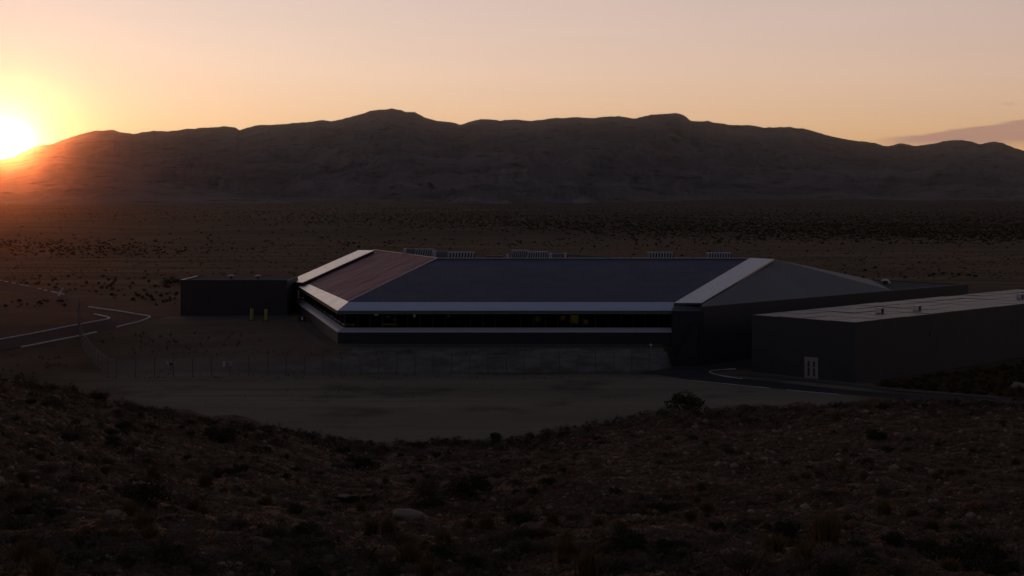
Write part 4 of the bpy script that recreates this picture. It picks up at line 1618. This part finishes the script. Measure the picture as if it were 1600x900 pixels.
def strew(kind, n, mu, text, cat, wfun=None, lo=.5, hi=1.8, t0=.6, t1=1.0):
    for i, (q, px, py) in enumerate(hill_points(n, wfun=wfun)):
        s = float(np.clip(rng.lognormal(mu, .35), lo, hi))
        lab = f"{size_word(s, .8, 1.25)} {text} {zone(px, py)}"
        plant(kind, q, s, i, lab, cat, f"{text} plants {zone(px, py)}", rng.uniform(t0, t1))


strew('dark', 80, .05, 'dark green low shrub', 'shrub', gully, .6, 2.2, .5, .8)
strew('grey', 160, -.15, 'grey dry twiggy shrub', 'shrub', None, .5, 1.7, .5, .85)
strew('ochre', 130, -.15, 'ochre grass tussock', 'grass', None, .4, 1.4, .6, 1.0)


# low growth that roughens the skyline of the near slope
fr_px = rng.uniform(-20, 1620, 900)
fr_py = np.interp(fr_px, SIL[:, 0], SIL[:, 1]) + rng.exponential(9, 900) + 1
fr = on_ground_many(fr_px, fr_py)
fr = fr[fr[:, 1] < 128]
v0 = [shrub_foliage(700 + i, 150, .06, 7, .7, .5) for i in range(5)]
v0 = [(v, np.concatenate([f[:, [0, 1, 2]], f[:, [0, 2, 3]]])) for v, f in v0]
h = len(fr) // 2
scatter_mesh('ground_cover', v0, fr[:h], rng.uniform(.5, 1.4, h), M['leaf_grey'])
scatter_mesh('ground_cover', v0, fr[h:], rng.uniform(.5, 1.3, len(fr) - h), M['leaf_dark'])
sp = hill_points(2600, wfun=lambda px, py: np.where(px < 860, 1.0, .45))
scatter_mesh('ground_cover', v0, np.array([tuple(t[0]) for t in sp[:1700]]), rng.uniform(.3, .9, 1700), M['leaf_grey'])
scatter_mesh('ground_cover', v0, np.array([tuple(t[0]) for t in sp[1700:2100]]), rng.uniform(.3, .9, 400), M['leaf_dark'])
scatter_mesh('ground_cover', v0, np.array([tuple(t[0]) for t in sp[2100:]]), rng.uniform(.3, .7, 500), M['leaf_ochre'])


# scrub growing between the annex and the road, beside the roads and over the far plain
def far_bush(seed, n=16):
    v, f = shrub_foliage(seed, n, .17, 6, .6)
    return v, np.concatenate([f[:, [0, 1, 2]], f[:, [0, 2, 3]]])


FB = [far_bush(200 + i, 22) for i in range(8)]
NB = [far_bush(300 + i, 60) for i in range(6)]


def scrub(pxr, pyr, n, smin, smax, name, mat, protos=FB, dens=None):
    pos, sc, sq = [], [], []
    while len(pos) < n:
        px, py = rng.uniform(*pxr), rng.uniform(*pyr)
        if dens is not None and rng.random() > dens(px, py):
            continue
        Y = (H - 2.0) * F / (py - HZ)
        if Y > 2100:
            continue
        x = (px - 800) / F * Y
        if Y < 300:
            w = Vector((x, Y, 0)) - R0
            s, p = w.dot(E1), w.dot(E2)
            if -0.5 < s < 63 and -1 < p < 60 or (x > -55 and x < 60 and 165 < Y < 262 and p > -1 and px > 255 and px < 1530):
                continue
        pos.append((x, Y, 0.0))
        sc.append(rng.uniform(smin, smax))
        sq.append(rng.uniform(.5, .9))
    pos = np.array(pos)
    pos[:, 2] = ground_z(pos[:, 0], pos[:, 1]) - .05
    return scatter_mesh(name, protos, pos, np.array(sc), M[mat], squash=np.array(sq))


_pn = fbm(*np.meshgrid(np.arange(-2200, 2200, 10) * .006, np.arange(150, 2200, 10) * .004), 4)


def patchy(px, py):
    Y = 18.3 * F / (py - HZ)
    x = (px - 800) / F * Y
    n = float(_pn[min(204, max(0, int((Y - 150) / 10))), min(439, max(0, int((x + 2200) / 10)))])
    belt = math.exp(-((py - np.interp(px, [0, 500, 900, 1600], [334, 336, 340, 342])) / np.interp(px, [0, 500, 900, 1600], [5, 12, 22, 28])) ** 2)
    return min(1, max(0.0, belt * .9 + (n - .22) * (1.3 if py > 378 else .45)))


def belt(px, py):
    """thorn scrub that covers the far plain, thinning out to the left and towards the building"""
    lo = np.interp(px, [0, 350, 700, 1000, 1600], [337, 341, 352, 366, 376])
    t = 1 / (1 + math.exp((py - lo) / 4.0))
    return max(0.015, t * np.interp(px, [0, 350, 700, 900], [.35, .5, .9, 1.0]))


scrub((-40, 1640), (309, 385), 9000, .9, 2.3, 'scrub', 'leaf_dark', FB, belt)
scrub((-40, 1640), (309, 385), 9000, .8, 2.2, 'dry_scrub', 'leaf_far', FB, belt)
scrub((-40, 1640), (315, 385), 1600, .8, 2.0, 'dry_scrub', 'leaf_ochre', FB, belt)
scrub((-40, 300), (370, 408), 520, .5, 1.6, 'scrub', 'leaf_far', NB, lambda px, py: math.exp(-((py - 388 - px * .03) / 11.0) ** 2) * (1 if px < 220 else .4))
scrub((300, 420), (388, 400), 40, .6, 1.3, 'scrub', 'leaf_far', NB, lambda px, py: 1.0)
scrub((-40, 1640), (375, 440), 420, .5, 1.5, 'scrub', 'leaf_far', NB, lambda px, py: max(.02, patchy(px, py)))
scrub((-40, 1640), (375, 440), 2600, .4, 1.1, 'dry_scrub', 'leaf_ochre', FB, lambda px, py: .5)


def ground_scatter(n, poly_px, poly_py, name, kind, smin, smax, ok):
    pos, sc = [], []
    while len(pos) < n:
        px, py = rng.uniform(*poly_px), rng.uniform(*poly_py)
        if ok(px, py):
            pos.append((px, py))
            sc.append(rng.uniform(smin, smax))
    pos = on_ground_many(*np.array(pos).T)
    protos = NB if kind != 'leaf_ochre' else [tussock_blades(500 + i, 40) for i in range(4)]
    scatter_mesh(name, protos, np.array(pos), np.array(sc), M[kind])


bank_ok = lambda px, py: py > 599 - (px - 1336) * .13 + 6 and py < np.interp(px, [1340, 1400, 1560, 1640], [601, 606, 619, 624])
ground_scatter(90, (1350, 1640), (562, 622), 'roadside_scrub', 'leaf_dark', .5, 1.4, bank_ok)
ground_scatter(200, (1350, 1640), (562, 622), 'roadside_scrub', 'leaf_far', .5, 1.3, bank_ok)
ground_scatter(900, (1350, 1640), (562, 622), 'roadside_grass', 'leaf_ochre', .5, 1.2, bank_ok)
left_ok = lambda px, py: py < 470 + (px - 60) * .0 or px < 120 and 545 < py < 590
ground_scatter(120, (0, 280), (432, 480), 'roadside_scrub', 'leaf_far', .4, 1.2, lambda px, py: py < 440 + (px) * .16 or (px < 110 and py > 470))
ground_scatter(90, (0, 420), (500, 590), 'verge_scrub', 'leaf_ochre', .3, .8, lambda px, py: (px > 150 and 520 < py < 556) or (px < 105 and py > 556))
ground_scatter(260, (160, 1320), (548, 690), 'verge_grass', 'leaf_ochre', .2, .5, lambda px, py: (abs(py - 588) < 4 or abs(py - 548) < 5 or rng.random() < .008) and not (px > 1040 and py < 600) and py < np.interp(px, SIL[:, 0], SIL[:, 1]) - 3 and px < 1050)

# ------------------------------------------------------------------ evening air
def build_haze():
    mb = MB()
    mb.box(-6300, 6300, -500, 6600, -3.0, 420.0)
    m = bpy.data.materials.new('evening_haze')
    m.use_nodes = True
    t = NT(m.node_tree)
    t.n.remove(t.n['Principled BSDF'])
    v = t.new('ShaderNodeVolumePrincipled')
    v.inputs['Color'].default_value = (0.95, 0.88, 0.84, 1)
    v.inputs['Density'].default_value = HAZE_DENSITY
    v.inputs['Anisotropy'].default_value = HAZE_G
    t.l.new(v.outputs[0], t.n['Material Output'].inputs['Volume'])
    o = mb.build('haze', m)
    tag(o, kind='stuff')


build_haze()
